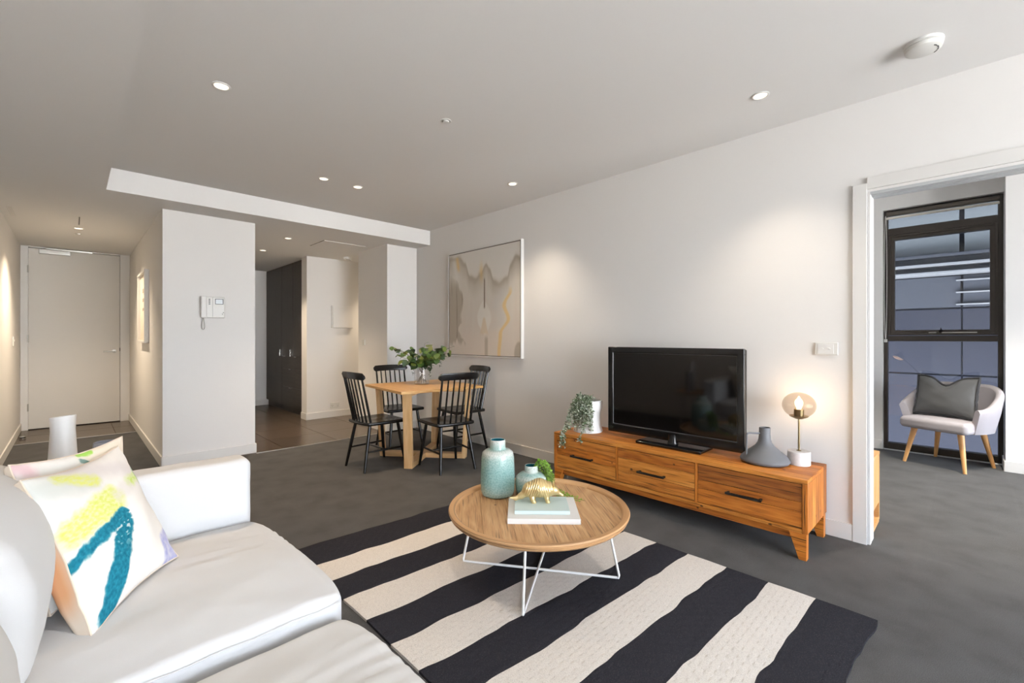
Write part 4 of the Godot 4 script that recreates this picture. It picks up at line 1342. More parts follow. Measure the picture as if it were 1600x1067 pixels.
	var bk2 := thing("pale_blue_book", "smaller pale blue book on top of the white book", "book", bc + Vector3(0, 0.026, 0) + B * Vector3(-0.006, 0, -0.005))
	bk2.basis = B
	var blue := mat(rgb(206, 226, 226), 0.35)
	shape("cover", rb(Vector3(0, 0.001, 0), Vector3(0.272, 0.002, 0.20), 0.0008), blue, bk2)
	shape("pages", rb(Vector3(0.003, 0.009, 0), Vector3(0.262, 0.014, 0.192), 0.001), mat(rgb(238, 238, 232), 0.8), bk2)
	shape("cover", rb(Vector3(0, 0.017, 0), Vector3(0.272, 0.002, 0.20), 0.0008), blue, bk2)
	shape("spine", rb(Vector3(0, 0.009, 0.099), Vector3(0.272, 0.018, 0.002), 0.0008), blue, bk2)
	armadillo(bc + Vector3(0, 0.044, 0) + B * Vector3(-0.02, 0, -0.035), B)

# small paired leaves along a stem
func leafy(g: Geo, pts: Array, n: int, ln: float, wd: float, grey := false) -> void:
	var cv := Curve3D.new()
	for p in pts: cv.add_point(p)
	var total := cv.get_baked_length()
	for i in n:
		var p := cv.sample_baked(total * (i + rng.randf() * 0.6) / n)
		var d := Vector3(rng.randf_range(-1, 1), rng.randf_range(-0.5, 1), rng.randf_range(-1, 1)).normalized()
		var s := d.cross(Vector3(rng.randf_range(-1, 1), rng.randf_range(-1, 1), rng.randf_range(-1, 1)).normalized()).normalized()
		var nn := d.cross(s)
		var l := ln * rng.randf_range(0.7, 1.3)
		var w := wd * rng.randf_range(0.7, 1.2)
		var k := rng.randf()
		g.col = (Color8(160, 176, 152).lerp(Color8(226, 230, 216), k) if grey else Color8(98, 150, 40).lerp(Color8(170, 206, 84), k)).srgb_to_linear()
		if grey and rng.randf() < 0.38: g.col = Color8(92, 114, 80).srgb_to_linear()
		var m := p + d * l * 0.5 + nn * l * 0.12
		var e := p + d * l
		g.tri(p, m - s * w * 0.5, m)
		g.tri(p, m, m + s * w * 0.5)
		g.tri(e, m, m - s * w * 0.5)
		g.tri(e, m + s * w * 0.5, m)
	g.col = Color.WHITE

# gold armadillo figurine: one continuous body meshed from tapered capsules, with shell bands cut in
func armadillo(at: Vector3, B: Basis) -> void:
	var t := thing("armadillo_figurine", "gold armadillo figurine standing on the pale blue book", "figurine", at)
	t.basis = B
	var bones := [
		[Vector3(-0.045, 0.062, 0), 0.038, Vector3(0.005, 0.070, 0), 0.047], [Vector3(0.005, 0.070, 0), 0.047, Vector3(0.048, 0.064, 0), 0.040],
		[Vector3(0.05, 0.064, 0), 0.034, Vector3(0.082, 0.058, 0), 0.024], [Vector3(0.078, 0.060, 0), 0.021, Vector3(0.125, 0.032, 0), 0.0065],
		[Vector3(-0.05, 0.055, 0), 0.028, Vector3(-0.088, 0.03, 0.004), 0.016], [Vector3(-0.088, 0.03, 0.004), 0.015, Vector3(-0.118, 0.018, 0.012), 0.009], [Vector3(-0.118, 0.018, 0.012), 0.009, Vector3(-0.148, 0.026, 0.022), 0.004],
	]
	for s in [-1, 1]:
		bones.append([Vector3(-0.036, 0.04, s * 0.022), 0.017, Vector3(-0.032, 0.022, s * 0.028), 0.011])
		bones.append([Vector3(-0.032, 0.022, s * 0.028), 0.011, Vector3(-0.026, 0.0055, s * 0.029), 0.0085])
		bones.append([Vector3(-0.026, 0.0055, s * 0.029), 0.008, Vector3(-0.018, 0.0045, s * 0.029), 0.006])
		bones.append([Vector3(0.04, 0.04, s * 0.022), 0.015, Vector3(0.043, 0.022, s * 0.025), 0.010])
		bones.append([Vector3(0.043, 0.022, s * 0.025), 0.010, Vector3(0.046, 0.0055, s * 0.026), 0.008])
		bones.append([Vector3(0.046, 0.0055, s * 0.026), 0.0075, Vector3(0.054, 0.0045, s * 0.026), 0.006])
	var g := nets(bones, 0.003, 0.010, func(p: Vector3) -> float:
		if p.y < 0.035: return 0.0
		if p.x > 0.0 and p.x < 0.003: return 0.0025
		if p.x > -0.07 and p.x < 0.075: return 0.0022 * (sin((p.x - p.y * 0.35) * 580.0) if p.x < 0.0 else sin((p.x + p.y * 0.3) * 580.0) * 0.7)
		return 0.0)
	var gold := mat(rgb(222, 198, 146), 0.36, 0.8)
	shape("body", g, gold, t)
	for s in [-1, 1]:
		g = Geo.new()
		g.lathe([Vector2(0, 0), Vector2(0.006, 0.002), Vector2(0.010, 0.012), Vector2(0.007, 0.024), Vector2(0, 0.031)], 10, Vector3(0.082, 0.074, s * 0.012), Basis(Vector3(1, 0, 0), s * 0.35) * Basis(Vector3(0, 0, 1), 0.1) * Basis.from_scale(Vector3(0.55, 1, 1)))
		shape("ear", g, gold, t)

# surface nets over smooth-joined tapered capsules
func nets(bones: Array, cell: float, k: float, cut: Callable) -> Geo:
	var lo := Vector3.INF
	var hi := -Vector3.INF
	for b in bones:
		var r := maxf(b[1], b[3]) + cell * 3
		lo = lo.min(b[0] - Vector3.ONE * r).min(b[2] - Vector3.ONE * r)
		hi = hi.max(b[0] + Vector3.ONE * r).max(b[2] + Vector3.ONE * r)
	var n := Vector3i(((hi - lo) / cell).ceil()) + Vector3i.ONE
	var f := PackedFloat32Array()
	f.resize(n.x * n.y * n.z)
	for z in n.z:
		for y in n.y:
			for x in n.x:
				var p := lo + Vector3(x, y, z) * cell
				var d := 1e3
				for b in bones:
					var ab: Vector3 = b[2] - b[0]
					var tt := clampf((p - b[0]).dot(ab) / ab.length_squared(), 0, 1)
					var e: float = p.distance_to(b[0] + ab * tt) - lerpf(b[1], b[3], tt)
					if e > d + k: continue
					var h := maxf(k - absf(d - e), 0.0) / k
					d = minf(d, e) - h * h * k * 0.25
				f[(z * n.y + y) * n.x + x] = d + cut.call(p)
	var at := {}
	var g := Geo.new()
	g.crease = 0.3
	var idx := func(c: Vector3i) -> int: return (c.z * n.y + c.y) * n.x + c.x
	for z in n.z - 1:
		for y in n.y - 1:
			for x in n.x - 1:
				var c := Vector3i(x, y, z)
				var s := Vector3.ZERO
				var m := 0
				for e in [[0, 0, 0, 1, 0, 0], [0, 1, 0, 1, 1, 0], [0, 0, 1, 1, 0, 1], [0, 1, 1, 1, 1, 1], [0, 0, 0, 0, 1, 0], [1, 0, 0, 1, 1, 0], [0, 0, 1, 0, 1, 1], [1, 0, 1, 1, 1, 1], [0, 0, 0, 0, 0, 1], [1, 0, 0, 1, 0, 1], [0, 1, 0, 0, 1, 1], [1, 1, 0, 1, 1, 1]]:
					var a := c + Vector3i(e[0], e[1], e[2])
					var b := c + Vector3i(e[3], e[4], e[5])
					var fa := f[(a.z * n.y + a.y) * n.x + a.x]
					var fb := f[(b.z * n.y + b.y) * n.x + b.x]
					if (fa < 0) != (fb < 0):
						s += Vector3(a).lerp(Vector3(b), fa / (fa - fb))
						m += 1
				if m: at[c] = lo + s / m * cell
	for c in at:
		var f0: float = f[idx.call(c)]
		for ax in 3:
			var e := Vector3i.ZERO; e[ax] = 1
			var u := Vector3i.ZERO; u[(ax + 1) % 3] = 1
			var v := Vector3i.ZERO; v[(ax + 2) % 3] = 1
			if c[(ax + 1) % 3] == 0 or c[(ax + 2) % 3] == 0: continue
			var f1: float = f[idx.call(c + e)]
			if (f0 < 0) == (f1 < 0): continue
			var q := [c - u - v, c - v, c, c - u]
			if not (at.has(q[0]) and at.has(q[1]) and at.has(q[3])): continue
			if f0 < 0: g.quad(at[q[0]], at[q[1]], at[q[2]], at[q[3]])
			else: g.quad(at[q[0]], at[q[3]], at[q[2]], at[q[1]])
	return g

# ---------------------------------------------------------------- console and what stands on it
func console() -> void:
	var t := thing("tv_console", "long rustic pine television console with three drawers", "console", Vector3(2.905, 0, -1.54))
	var L := 0.915   # half length
	var D := 0.475
	var H := 0.449
	var P: Array = M.pine
	var top := Node3D.new(); top.name = "top"; t.add_child(top)
	var ws := [0.11, 0.085, 0.125, 0.075, 0.08]
	var x := 0.0
	for k in 5:
		shape("plank", rb(Vector3(x + ws[k] / 2, H - 0.0125, 0), Vector3(ws[k] - 0.0014, 0.025, L * 2), 0.0015), P[[0, 2, 1, 3, 4][k]], top)
		x += ws[k]
	for s in [-1, 1]:
		var side := Node3D.new(); side.name = "side" if s < 0 else "side_001"; t.add_child(side)
		x = 0.0
		for k in 5:
			var g := Geo.new()
			g.uvo = Vector2(k * 0.7, k * 0.31 + s)
			g.rbox(Vector3(x + ws[k] / 2, 0.286, s * (L - 0.0125)), Vector3(ws[k] - 0.0014, 0.276, 0.025), 0.0015)
			shape("plank", g, P[[3, 0, 2, 3, 4][k]], side)
			x += ws[k]
	shape("bottom_board", rb(Vector3(D / 2, 0.158, 0), Vector3(D - 0.004, 0.022, L * 2 - 0.052), 0.0015), P[0], t)
	shape("back_panel", rb(Vector3(D - 0.008, 0.296, 0), Vector3(0.012, 0.25, L * 2 - 0.06), 0.001), P[1], t)
	for z in [-1.847 + 1.54, -1.248 + 1.54]:
		shape("divider", rb(Vector3(D / 2, 0.296, z), Vector3(D - 0.012, 0.254, 0.018), 0.001), P[3], t)
	var cells := [[-L + 0.028, -0.318], [-0.296, 0.281], [0.303, L - 0.028]]
	for c in cells:
		var dr := Node3D.new(); dr.name = "drawer" if c == cells[0] else "drawer_%03d" % cells.find(c); t.add_child(dr)
		var hs: Array = [[0.095, 0.075, 0.078], [0.08, 0.1, 0.068], [0.092, 0.056, 0.1]][cells.find(c)]
		var y := 0.172
		for k in 3:
			shape("board", rb(Vector3(0.016, y + hs[k] / 2, (c[0] + c[1]) / 2), Vector3(0.02, hs[k] - 0.0016, c[1] - c[0]), 0.0015), P[[0, 3, 1, 1, 0, 2, 3, 2, 4][cells.find(c) * 3 + k]], dr)
			y += hs[k]
		var hz: float = [-2.16, -1.56, -0.953][cells.find(c)] + 1.54
		var g := Geo.new()
		g.rbox(Vector3(-0.026, 0.284, hz), Vector3(0.012, 0.014, 0.205), 0.002)
		for s in [-1, 1]: g.rbox(Vector3(-0.008, 0.284, hz + s * 0.092), Vector3(0.03, 0.012, 0.014), 0.002)
		shape("handle", g, M.black_metal, dr)
	shape("apron_rail", rb(Vector3(0.03, 0.126, 0), Vector3(0.022, 0.044, L * 2 - 0.16), 0.002), P[2], t)
	shape("apron_rail", rb(Vector3(D - 0.03, 0.126, 0), Vector3(0.022, 0.044, L * 2 - 0.16), 0.002), P[0], t)
	for sx in [0, 1]:
		for s in [-1, 1]:
			var g := Geo.new()
			var o := [Vector2(0, 0), Vector2(0.036, 0), Vector2(0.085, 0.147), Vector2(0, 0.147)]
			var xf := Transform3D(Basis(Vector3(0, 0, -s), Vector3.UP, Vector3(1, 0, 0)), Vector3(0.026 if sx == 0 else D - 0.026, 0, s * (L - 0.006)))
			g.prism(o, 0.05, xf)
			g.orient(0)
			shape("leg", g, P[3], t)
	# television
	var tv := thing("television", "black flat-screen television standing on the pine console", "television", Vector3(3.16, H, -1.545))
	var g := Geo.new()
	g.rbox(Vector3(0.012, 0.395, 0), Vector3(0.05, 0.64, 1.03), 0.01, 2)
	g.rbox(Vector3(0.045, 0.38, 0), Vector3(0.05, 0.42, 0.7), 0.02, 2)
	shape("casing", g, mat(rgb(22, 23, 25), 0.35), tv)
	g = Geo.new()
	var gloss := mat(rgb(16, 17, 19), 0.12)
	g.rbox(Vector3(-0.022, 0.069, 0), Vector3(0.03, 0.066, 1.04), 0.006, 2)
	g.rbox(Vector3(-0.022, 0.697, 0), Vector3(0.03, 0.046, 1.04), 0.006, 2)
	for s in [-1, 1]: g.rbox(Vector3(-0.022, 0.39, s * 0.4975), Vector3(0.0296, 0.60, 0.045), 0.006, 2)
	shape("bezel", g, gloss, tv)
	shape("screen", rb(Vector3(-0.018, 0.388, 0), Vector3(0.016, 0.575, 0.96), 0.001), mat(rgb(6, 6, 8), 0.06, 0, 0.5), tv)
	g = Geo.new()
	frame_bars(g, -0.0275, 0.004, -0.477, 0.477, 0.1, 0.676, 0.0045)
	shape("inner_trim", g, mat(rgb(120, 120, 124), 0.3, 0.7), tv)
	g = Geo.new()
	g.lathe([Vector2(0, 0.02), Vector2(0.042, 0.02), Vector2(0.036, 0.03), Vector2(0.034, 0.09), Vector2(0, 0.09)], 28, Vector3(-0.025, 0, 0.03), Basis())
	shape("neck", g, gloss, tv)
	shape("stand_base", rb(Vector3(-0.025, 0.0105, 0.03), Vector3(0.215, 0.021, 0.49), 0.006, 2), gloss, tv)
	# jug
	var j := thing("grey_jug", "matt grey bottle-shaped jug with thin angular handle, on console", "jug", Vector3(3.155, H, -0.912))
	var jm := mat(rgb(108, 110, 114), 0.5)
	g = Geo.new()
	g.lathe([Vector2(0, 0), Vector2(0.118, 0), Vector2(0.136, 0.006), Vector2(0.142, 0.018), Vector2(0.138, 0.028), Vector2(0.127, 0.042), Vector2(0.096, 0.07), Vector2(0.072, 0.09), Vector2(0.055, 0.105), Vector2(0.041, 0.127), Vector2(0.035, 0.15), Vector2(0.0325, 0.18), Vector2(0.0325, 0.218), Vector2(0.031, 0.221), Vector2(0.0285, 0.218), Vector2(0.028, 0.15), Vector2(0.05, 0.095), Vector2(0, 0.05)], 56)
	shape("body", g, jm, j)
	var left := Vector3(-0.714, 0, -0.70)
	g = Geo.new()
	var hp := [left * 0.028 + Vector3(0, 0.183, 0), left * 0.095 + Vector3(0, 0.186, 0), left * 0.109 + Vector3(0, 0.183, 0), left * 0.115 + Vector3(0, 0.172, 0), left * 0.117 + Vector3(0, 0.10, 0), left * 0.117 + Vector3(0, 0.045, 0)]
	g.tube(hp, 0.006, 8)
	shape("handle", g, jm, j)
	# table lamp
	var lp := thing("table_lamp", "lit table lamp with smoked glass globe and white marble base", "lamp", Vector3(3.252, H, -0.746))
	var marble := mat(Color.WHITE, 0.4)
	marble.albedo_texture = ntex(181, 0.02, [[0.0, rgb(222, 222, 223)], [0.42, rgb(236, 235, 234)], [0.6, rgb(241, 240, 238)], [1.0, rgb(230, 230, 231)]], 256, 5)
	tri3(marble, 6.0, false)
	var brass := mat(rgb(150, 132, 96), 0.3, 0.9)
	g = Geo.new()
	g.lathe([Vector2(0, 0), Vector2(0.06, 0), Vector2(0.063, 0.003), Vector2(0.063, 0.082), Vector2(0.06, 0.085), Vector2(0, 0.085)], 48)
	shape("base", g, marble, lp)
	g = Geo.new()
	g.lathe([Vector2(0, 0.084), Vector2(0.014, 0.085), Vector2(0.012, 0.088), Vector2(0.0055, 0.09), Vector2(0.0055, 0.285), Vector2(0, 0.285)], 16)
	shape("stem", g, brass, lp)
	g = Geo.new()
	g.lathe([Vector2(0, 0.284), Vector2(0.02, 0.285), Vector2(0.05, 0.298), Vector2(0.054, 0.305), Vector2(0.048, 0.304), Vector2(0.027, 0.302), Vector2(0.027, 0.345), Vector2(0.024, 0.346), Vector2(0, 0.342)], 32)
	shape("lamp_holder", g, brass, lp)
	g = Geo.new()
	var pr := []
	for i in 29:
		var a := lerpf(-1.02, PI / 2, i / 28.0)
		pr.append(Vector2(0.092 * cos(a), 0.370 + 0.080 * sin(a)))
	g.lathe(pr, 48)
	shape("globe", g, M.smoke, lp)
	g = Geo.new()
	g.lathe([Vector2(0, 0.343), Vector2(0.012, 0.344), Vector2(0.013, 0.352), Vector2(0.021, 0.372), Vector2(0.023, 0.388), Vector2(0.018, 0.402), Vector2(0.009, 0.412), Vector2(0.004, 0.424), Vector2(0, 0.428)], 24)
	var bm := mat(rgb(255, 240, 214), 0.3)
	bm.emission_enabled = true
	bm.emission = rgb(255, 226, 180)
	bm.emission_energy_multiplier = 9.0
	shape("bulb", g, bm, lp)
	var ol := OmniLight3D.new()
	ol.name = "light"
	ol.position = Vector3(0, 0.385, 0)
	ol.light_color = Color(1.0, 0.83, 0.62)
	ol.light_energy = 0.11
	ol.omni_range = 8.0
	ol.omni_attenuation = 2.0
	ol.light_size = 0.018
	ol.shadow_enabled = true
	lp.add_child(ol)
	# planter
	var pt := thing("white_planter", "white waisted ceramic planter at the far end of the console", "planter", Vector3(3.14, H, -2.275))
	g = Geo.new()
	g.lathe([Vector2(0, 0), Vector2(0.122, 0), Vector2(0.124, 0.006), Vector2(0.116, 0.03), Vector2(0.106, 0.07), Vector2(0.103, 0.12), Vector2(0.105, 0.165), Vector2(0.112, 0.183), Vector2(0.121, 0.2), Vector2(0.122, 0.235), Vector2(0.119, 0.264), Vector2(0.114, 0.266), Vector2(0.11, 0.262), Vector2(0.11, 0.236), Vector2(0, 0.234)], 40)
	shape("pot", g, mat(rgb(238, 238, 236), 0.5), pt)
	g = Geo.new()
	g.lathe([Vector2(0, 0.234), Vector2(0.109, 0.235), Vector2(0.108, 0.243), Vector2(0, 0.25)], 24)
	shape("soil", g, mat(rgb(58, 46, 36), 0.95), pt)
	var pl := thing("grey_trailing_plant", "silvery green trailing plant hanging from the white planter over console edge", "plant", Vector3(3.14, H, -2.275))
	rng.seed = 99
	var stems := Geo.new()
	var leaves := Geo.new()
	var rgt := Vector3(0.714, 0, 0.70)
	var f := Vector3(-0.70, 0, 0.714)
	for k in 74:
		var an := rng.randf_range(-1.0, 0.42)
		var dir := (f * cos(an * 1.15) + rgt * (sin(an * 1.15) - 0.42)).normalized()
		var drop := rng.randf_range(0.08, 0.25)
		var r0 := rng.randf_range(0.118, 0.145)
		var pts := [dir * 0.05 + Vector3(0, 0.245, 0), dir * 0.095 + Vector3(0, 0.285 + rng.randf() * 0.025, 0), dir * r0 + Vector3(0, 0.262, 0), dir * (r0 + 0.008) + Vector3(0, 0.262 - drop * 0.5, 0), dir * (r0 + rng.randf_range(-0.01, 0.02)) + Vector3(0, 0.262 - drop, 0)]
		stems.tube(pts, 0.001, 4)
		leafy(leaves, pts, 30, 0.022, 0.013, true)
	for k in 14:
		var dir := (f * rng.randf_range(-0.6, 1.0) - rgt * rng.randf_range(-0.25, 1.0)).normalized()
		var pts := [dir * 0.02 + Vector3(0, 0.24, 0), dir * 0.05 + Vector3(0, 0.27, 0), dir * 0.08 + Vector3(0, 0.285 + rng.randf() * 0.03, 0)]
		stems.tube(pts, 0.001, 4)
		leafy(leaves, pts, 18, 0.022, 0.013, true)
	for e in [[-0.075, 0.12], [-0.06, 0.10], [-0.09, 0.09], [-0.05, 0.125], [0.09, 0.04], [0.1, 0.05], [-0.075, 0.10], [-0.085, 0.12]]:
		var pts := [Vector3(-0.10, 0.24, e[0]), Vector3(-0.15, 0.16, e[0]), Vector3(-0.185, 0.05, e[0] * 1.02), Vector3(-0.236, 0.018, e[0] * 1.05), Vector3(-0.252, -0.02, e[0] * 1.05), Vector3(-0.252, -e[1], e[0] * 1.1)]
		stems.tube(pts, 0.001, 4)
		leafy(leaves, pts, 56, 0.022, 0.013, true)
	shape("stems", stems, mat(rgb(120, 128, 100), 0.7), pl)
	shape("leaves", leaves, M.small_leaf, pl).set_meta("kind", "stuff")

# ---------------------------------------------------------------- dining corner
func dining() -> void:
	var T := 0.75
	var C := Vector3(2.62, 0, -4.0)
	var turn := deg_to_rad(-6.0)
	var t := thing("dining_table", "square light oak dining table on crossed frame base", "dining table", C, turn)
	var top := Node3D.new(); top.name = "tabletop"; t.add_child(top)
	for k in 5: shape("plank", rb(Vector3(-0.36 + k * 0.18, T - 0.0125, 0), Vector3(0.1795, 0.025, 0.9), 0.0015), M.oak_top, top)
	for k in 2:
		var fr := Node3D.new(); fr.name = "leg_frame" if k == 0 else "leg_frame_001"; t.add_child(fr)
		var b := Basis(Vector3.UP, PI / 4 + k * PI / 2)
		for s in [-1, 1]:
			var foot := b * Vector3(0.435 * s, 0, 0)
			var head := b * Vector3(0.485 * s, 0, 0)
			var g := Geo.new()
			var up := (head + Vector3(0, 0.723, 0) - foot).normalized()
			var bs := Basis(b.x, up, b.z)
			g.uvo = Vector2(k * 0.3, s * 0.4)
			g.rbox((foot + head + Vector3(0, 0.724, 0)) / 2, Vector3(0.042, 0.722, 0.082), 0.004, 1, bs)
			shape("leg", g, M.oak, fr)
		var g2 := Geo.new()
		g2.rbox(Vector3(0, 0.026 if k == 0 else 0.0265, 0), Vector3(0.84, 0.051 if k == 0 else 0.05, 0.08), 0.004, 1, b)
		shape("floor_beam", g2, M.oak, fr)
		g2 = Geo.new()
		g2.rbox(Vector3(0, 0.705, 0), Vector3(0.93, 0.036, 0.06 if k == 0 else 0.058), 0.003, 1, b)
		shape("top_beam", g2, M.oak, fr)
	# chairs
	var proto := make_chair()
	var spots := [
		[Vector3(2.12, 0, -4.06), -88.0, "black spindle-back chair on the left side of the dining table"],
		[Vector3(2.67, 0, -4.57), 174.0, "black spindle-back chair on the far side of table, behind the foliage vase"],
		[Vector3(2.58, 0, -3.52), -9.5, "black spindle-back chair nearest the coffee table, its back to camera"],
		[Vector3(3.115, 0, -3.98), 83.0, "black spindle-back chair between the dining table and painting wall"]]
	for k in 4:
		var c: Node3D = proto if k == 0 else proto.duplicate()
		if k > 0:
			c.name = numbered("dining_chair")
			add_child(c)
		c.position = spots[k][0]
		c.rotation.y = deg_to_rad(spots[k][1])
		tag(c, spots[k][2], "chair", "black spindle-back dining chairs")
	# glass vase with branches
	var vp := C + Vector3(0.045, T, -0.09)
	var v := thing("glass_vase", "clear glass cylinder vase of water on the dining table", "vase", vp)
	var g := Geo.new()
	g.lathe([Vector2(0, 0), Vector2(0.076, 0), Vector2(0.08, 0.004), Vector2(0.08, 0.176), Vector2(0.0785, 0.179), Vector2(0.077, 0.176), Vector2(0.077, 0.012), Vector2(0, 0.011)], 40)
	shape("glass", g, M.clear, v)
	g = Geo.new()
	g.lathe([Vector2(0, 0.012), Vector2(0.0765, 0.0125), Vector2(0.0765, 0.05), Vector2(0, 0.05)], 32)
	shape("water", g, M.water, v)
	var f := thing("leafy_branches", "green leafy branches arranged in the glass vase on dining table", "plant", vp)
	rng.seed = 123
	var rgt := Vector3(0.714, 0, 0.70)
	var fw := Vector3(-0.70, 0, 0.714)
	var tops := [[-0.33, 0.40, 0.0], [-0.24, 0.36, 0.06], [-0.15, 0.38, -0.08], [-0.2, 0.29, 0.1], [-0.06, 0.33, 0.12], [0.03, 0.43, 0.0], [0.02, 0.36, -0.12], [0.10, 0.33, 0.1], [0.16, 0.36, -0.05], [0.23, 0.39, 0.04], [0.29, 0.33, 0.0], [0.33, 0.40, -0.04], [-0.1, 0.25, 0.1], [0.12, 0.26, 0.08]]
	var sm := mat(rgb(64, 52, 34), 0.8)
	var lf := []
	for k in 3:
		var lg := Geo.new()
		lg.crease = 0.3
		var rows := []
		for i in 7:
			var s := i / 6.0
			var w: float = [0.03, 0.34, 0.48, 0.47, 0.36, 0.2, 0.02][i] * [0.9, 1.05, 1.0][k]
			var bend := -0.18 * s * s * (1 + k * 0.4)
			rows.append([Vector3(-w, bend + 0.10 * w, s), Vector3(0, bend, s), Vector3(w, bend + 0.10 * w, s)])
		lg.sheet(rows)
		lf.append(lg.mesh())
	var lmats := []
	for c in [rgb(54, 80, 40), rgb(72, 100, 44), rgb(42, 66, 40), rgb(100, 114, 46), rgb(62, 86, 58)]:
		var m := mat(c, 0.45)
		m.backlight_enabled = true
		m.backlight = Color(0.12, 0.15, 0.06)
		lmats.append(m)
	var berries := Geo.new()
	for k in tops.size():
		var e: Array = tops[k]
		var a: Vector3 = Vector3(0, 0.014, 0) + rgt * (-e[0] * 0.16) + fw * (-e[2] * 0.3)
		var b: Vector3 = Vector3(0, 0.185, 0) + rgt * (e[0] * 0.13) + fw * e[2] * 0.2
		var c: Vector3 = rgt * (e[0] * 0.55) + fw * e[2] * 0.7 + Vector3(0, lerpf(0.2, e[1], 0.68), 0)
		var d: Vector3 = rgt * e[0] + fw * e[2] + Vector3(0, e[1], 0)
		g = Geo.new()
		g.tube([a, b, c, d], [0.0035, 0.003, 0.0022, 0.0012], 6)
		shape("stem", g, sm, f)
		for i in 11:
			var s := (i + 0.7) / 11.0
			var p: Vector3 = (b.lerp(c, s * 2) if s < 0.5 else c.lerp(d, s * 2 - 1)) + Vector3(rng.randf_range(-1, 1), rng.randf_range(-1.1, 0.7), rng.randf_range(-1, 1)) * 0.028
			if i == 10: p = d
			var dir := Vector3(rng.randf_range(-1, 1), rng.randf_range(-0.9, 0.5), rng.randf_range(-1, 1)).normalized()
			var sz := rng.randf_range(0.055, 0.088) * (0.75 if i == 10 else 1.0)
			var bs := Basis.looking_at(-dir, (Vector3.UP + 0.6 * fw + Vector3(rng.randf_range(-0.6, 0.6), 0, rng.randf_range(-0.6, 0.6))).normalized()).scaled_local(Vector3.ONE * sz)
			shape("leaf", lf[(i + k) % 3], lmats[rng.randi() % 5], f, Transform3D(bs, p))
	for e in [[-0.085, 0.2, 0.1], [0.095, 0.19, 0.11], [0.2, 0.27, 0.09]]:
		for i in 18:
			var p: Vector3 = rgt * (e[0] + rng.randf_range(-0.012, 0.012)) + fw * rng.randf_range(0.03, 0.06) + Vector3(0, e[1] - rng.randf() * e[2], 0)
			berries.lathe([Vector2(0, -0.004), Vector2(0.004, -0.001), Vector2(0.004, 0.002), Vector2(0, 0.005)], 5, p)
	shape("seed_clusters", berries, lmats[2], f).set_meta("kind", "stuff")

func make_chair() -> Node3D:
	var t := thing("dining_chair", "", "chair")
	var m := mat(rgb(15, 15, 16), 0.26)
	# saddle seat, rounded trapezoid
	var g := Geo.new()
	g.rbox(Vector3(0, 0.44, 0), Vector3(0.43, 0.032, 0.42), 0.014, 3, Basis(), func(p: Vector3, d: Vector3) -> Vector3:
		var u := p.x / 0.215
		var v := p.z / 0.21
		var q := p
		q.x *= 1.0 - 0.07 * v
		q.z *= 1.0 - 0.10 * u * u * (1.0 if v > 0 else 0.5)
		q.x *= 1.0 - 0.05 * v * v
		if d.y > 0.3: q.y -= 0.008 * exp(-pow((absf(u) - 0.42) / 0.28, 2.0)) * (1 - v * v)
		return q, 10)
	shape("seat", g, m, t)
	var legs := []
	for e in [[-0.15, -0.145, -0.20, -0.205], [0.15, -0.145, 0.20, -0.205], [-0.135, 0.14, -0.18, 0.22], [0.135, 0.14, 0.18, 0.22]]:
		var a := Vector3(e[2], 0, e[3])
		var b := Vector3(e[0], 0.43, e[1])
		g = Geo.new()
		g.tube([a, a.lerp(b, 0.3), a.lerp(b, 0.6), b], [0.0115, 0.0145, 0.0165, 0.0145], 12)
		shape("leg", g, m, t)
		legs.append([a, b])
	for s in [0, 1]:
		g = Geo.new()
		var a: Vector3 = legs[s][0].lerp(legs[s][1], 0.42)
		var b: Vector3 = legs[s + 2][0].lerp(legs[s + 2][1], 0.42)
		g.tube([a, (a + b) / 2, b], [0.008, 0.0105, 0.008], 10)
		shape("stretcher", g, m, t)
	g = Geo.new()
	var l: Vector3 = (legs[0][0].lerp(legs[0][1], 0.42) + legs[2][0].lerp(legs[2][1], 0.42)) / 2
	g.tube([l, Vector3(0, l.y, l.z), Vector3(-l.x, l.y, l.z)], [0.008, 0.0105, 0.008], 10)
	shape("stretcher", g, m, t)
	var crest := func(u: float) -> Vector3: return Vector3(u * 0.205, 0.882, 0.265 - 0.028 * u * u)
	for k in 7:
		var u := (k - 3) / 3.0
		var a := Vector3(u * 0.168, 0.452, 0.172 - 0.022 * u * u)
		var b: Vector3 = crest.call(u * 0.84)
		g = Geo.new()
		var r := 0.011 if absf(u) > 0.9 else 0.0084
		g.tube([a, a.lerp(b, 0.4), b], [r * 1.05, r * 1.1, r * 0.85], 8)
		shape("spindle", g, m, t)
	# crest rail: bowed board with rounded ends
	g = Geo.new()
	var rings := []
	var n := 20
	for i in n + 1:
		var u := lerpf(-1, 1, float(i) / n)
		var p: Vector3 = crest.call(u)
		var end := pow(maxf(0.0, 1.0 - pow(absf(u), 24.0)), 0.5) * 0.6 + 0.4
		var ring := []
		for q in [[-0.5, -1.0], [0.5, -1.0], [1.0, -0.7], [1.0, 0.7], [0.5, 1.0], [-0.5, 1.0], [-1.0, 0.7], [-1.0, -0.7]]:
			ring.append(p + Vector3(0, q[1] * 0.031 * end + 0.006 * (1 - u * u) + (0.004 if q[1] > 0 else 0.0), q[0] * 0.0105 + q[1] * 0.006))
		ring.append(ring[0])
		rings.append(ring)
	g.sheet(rings)
	for e in [0, n]:
		for i in range(1, 7): g.tri(rings[e][0], rings[e][i if e == 0 else i + 1], rings[e][i + 1 if e == 0 else i])
	g.orient(0)
	shape("crest_rail", g, m, t)
	return t

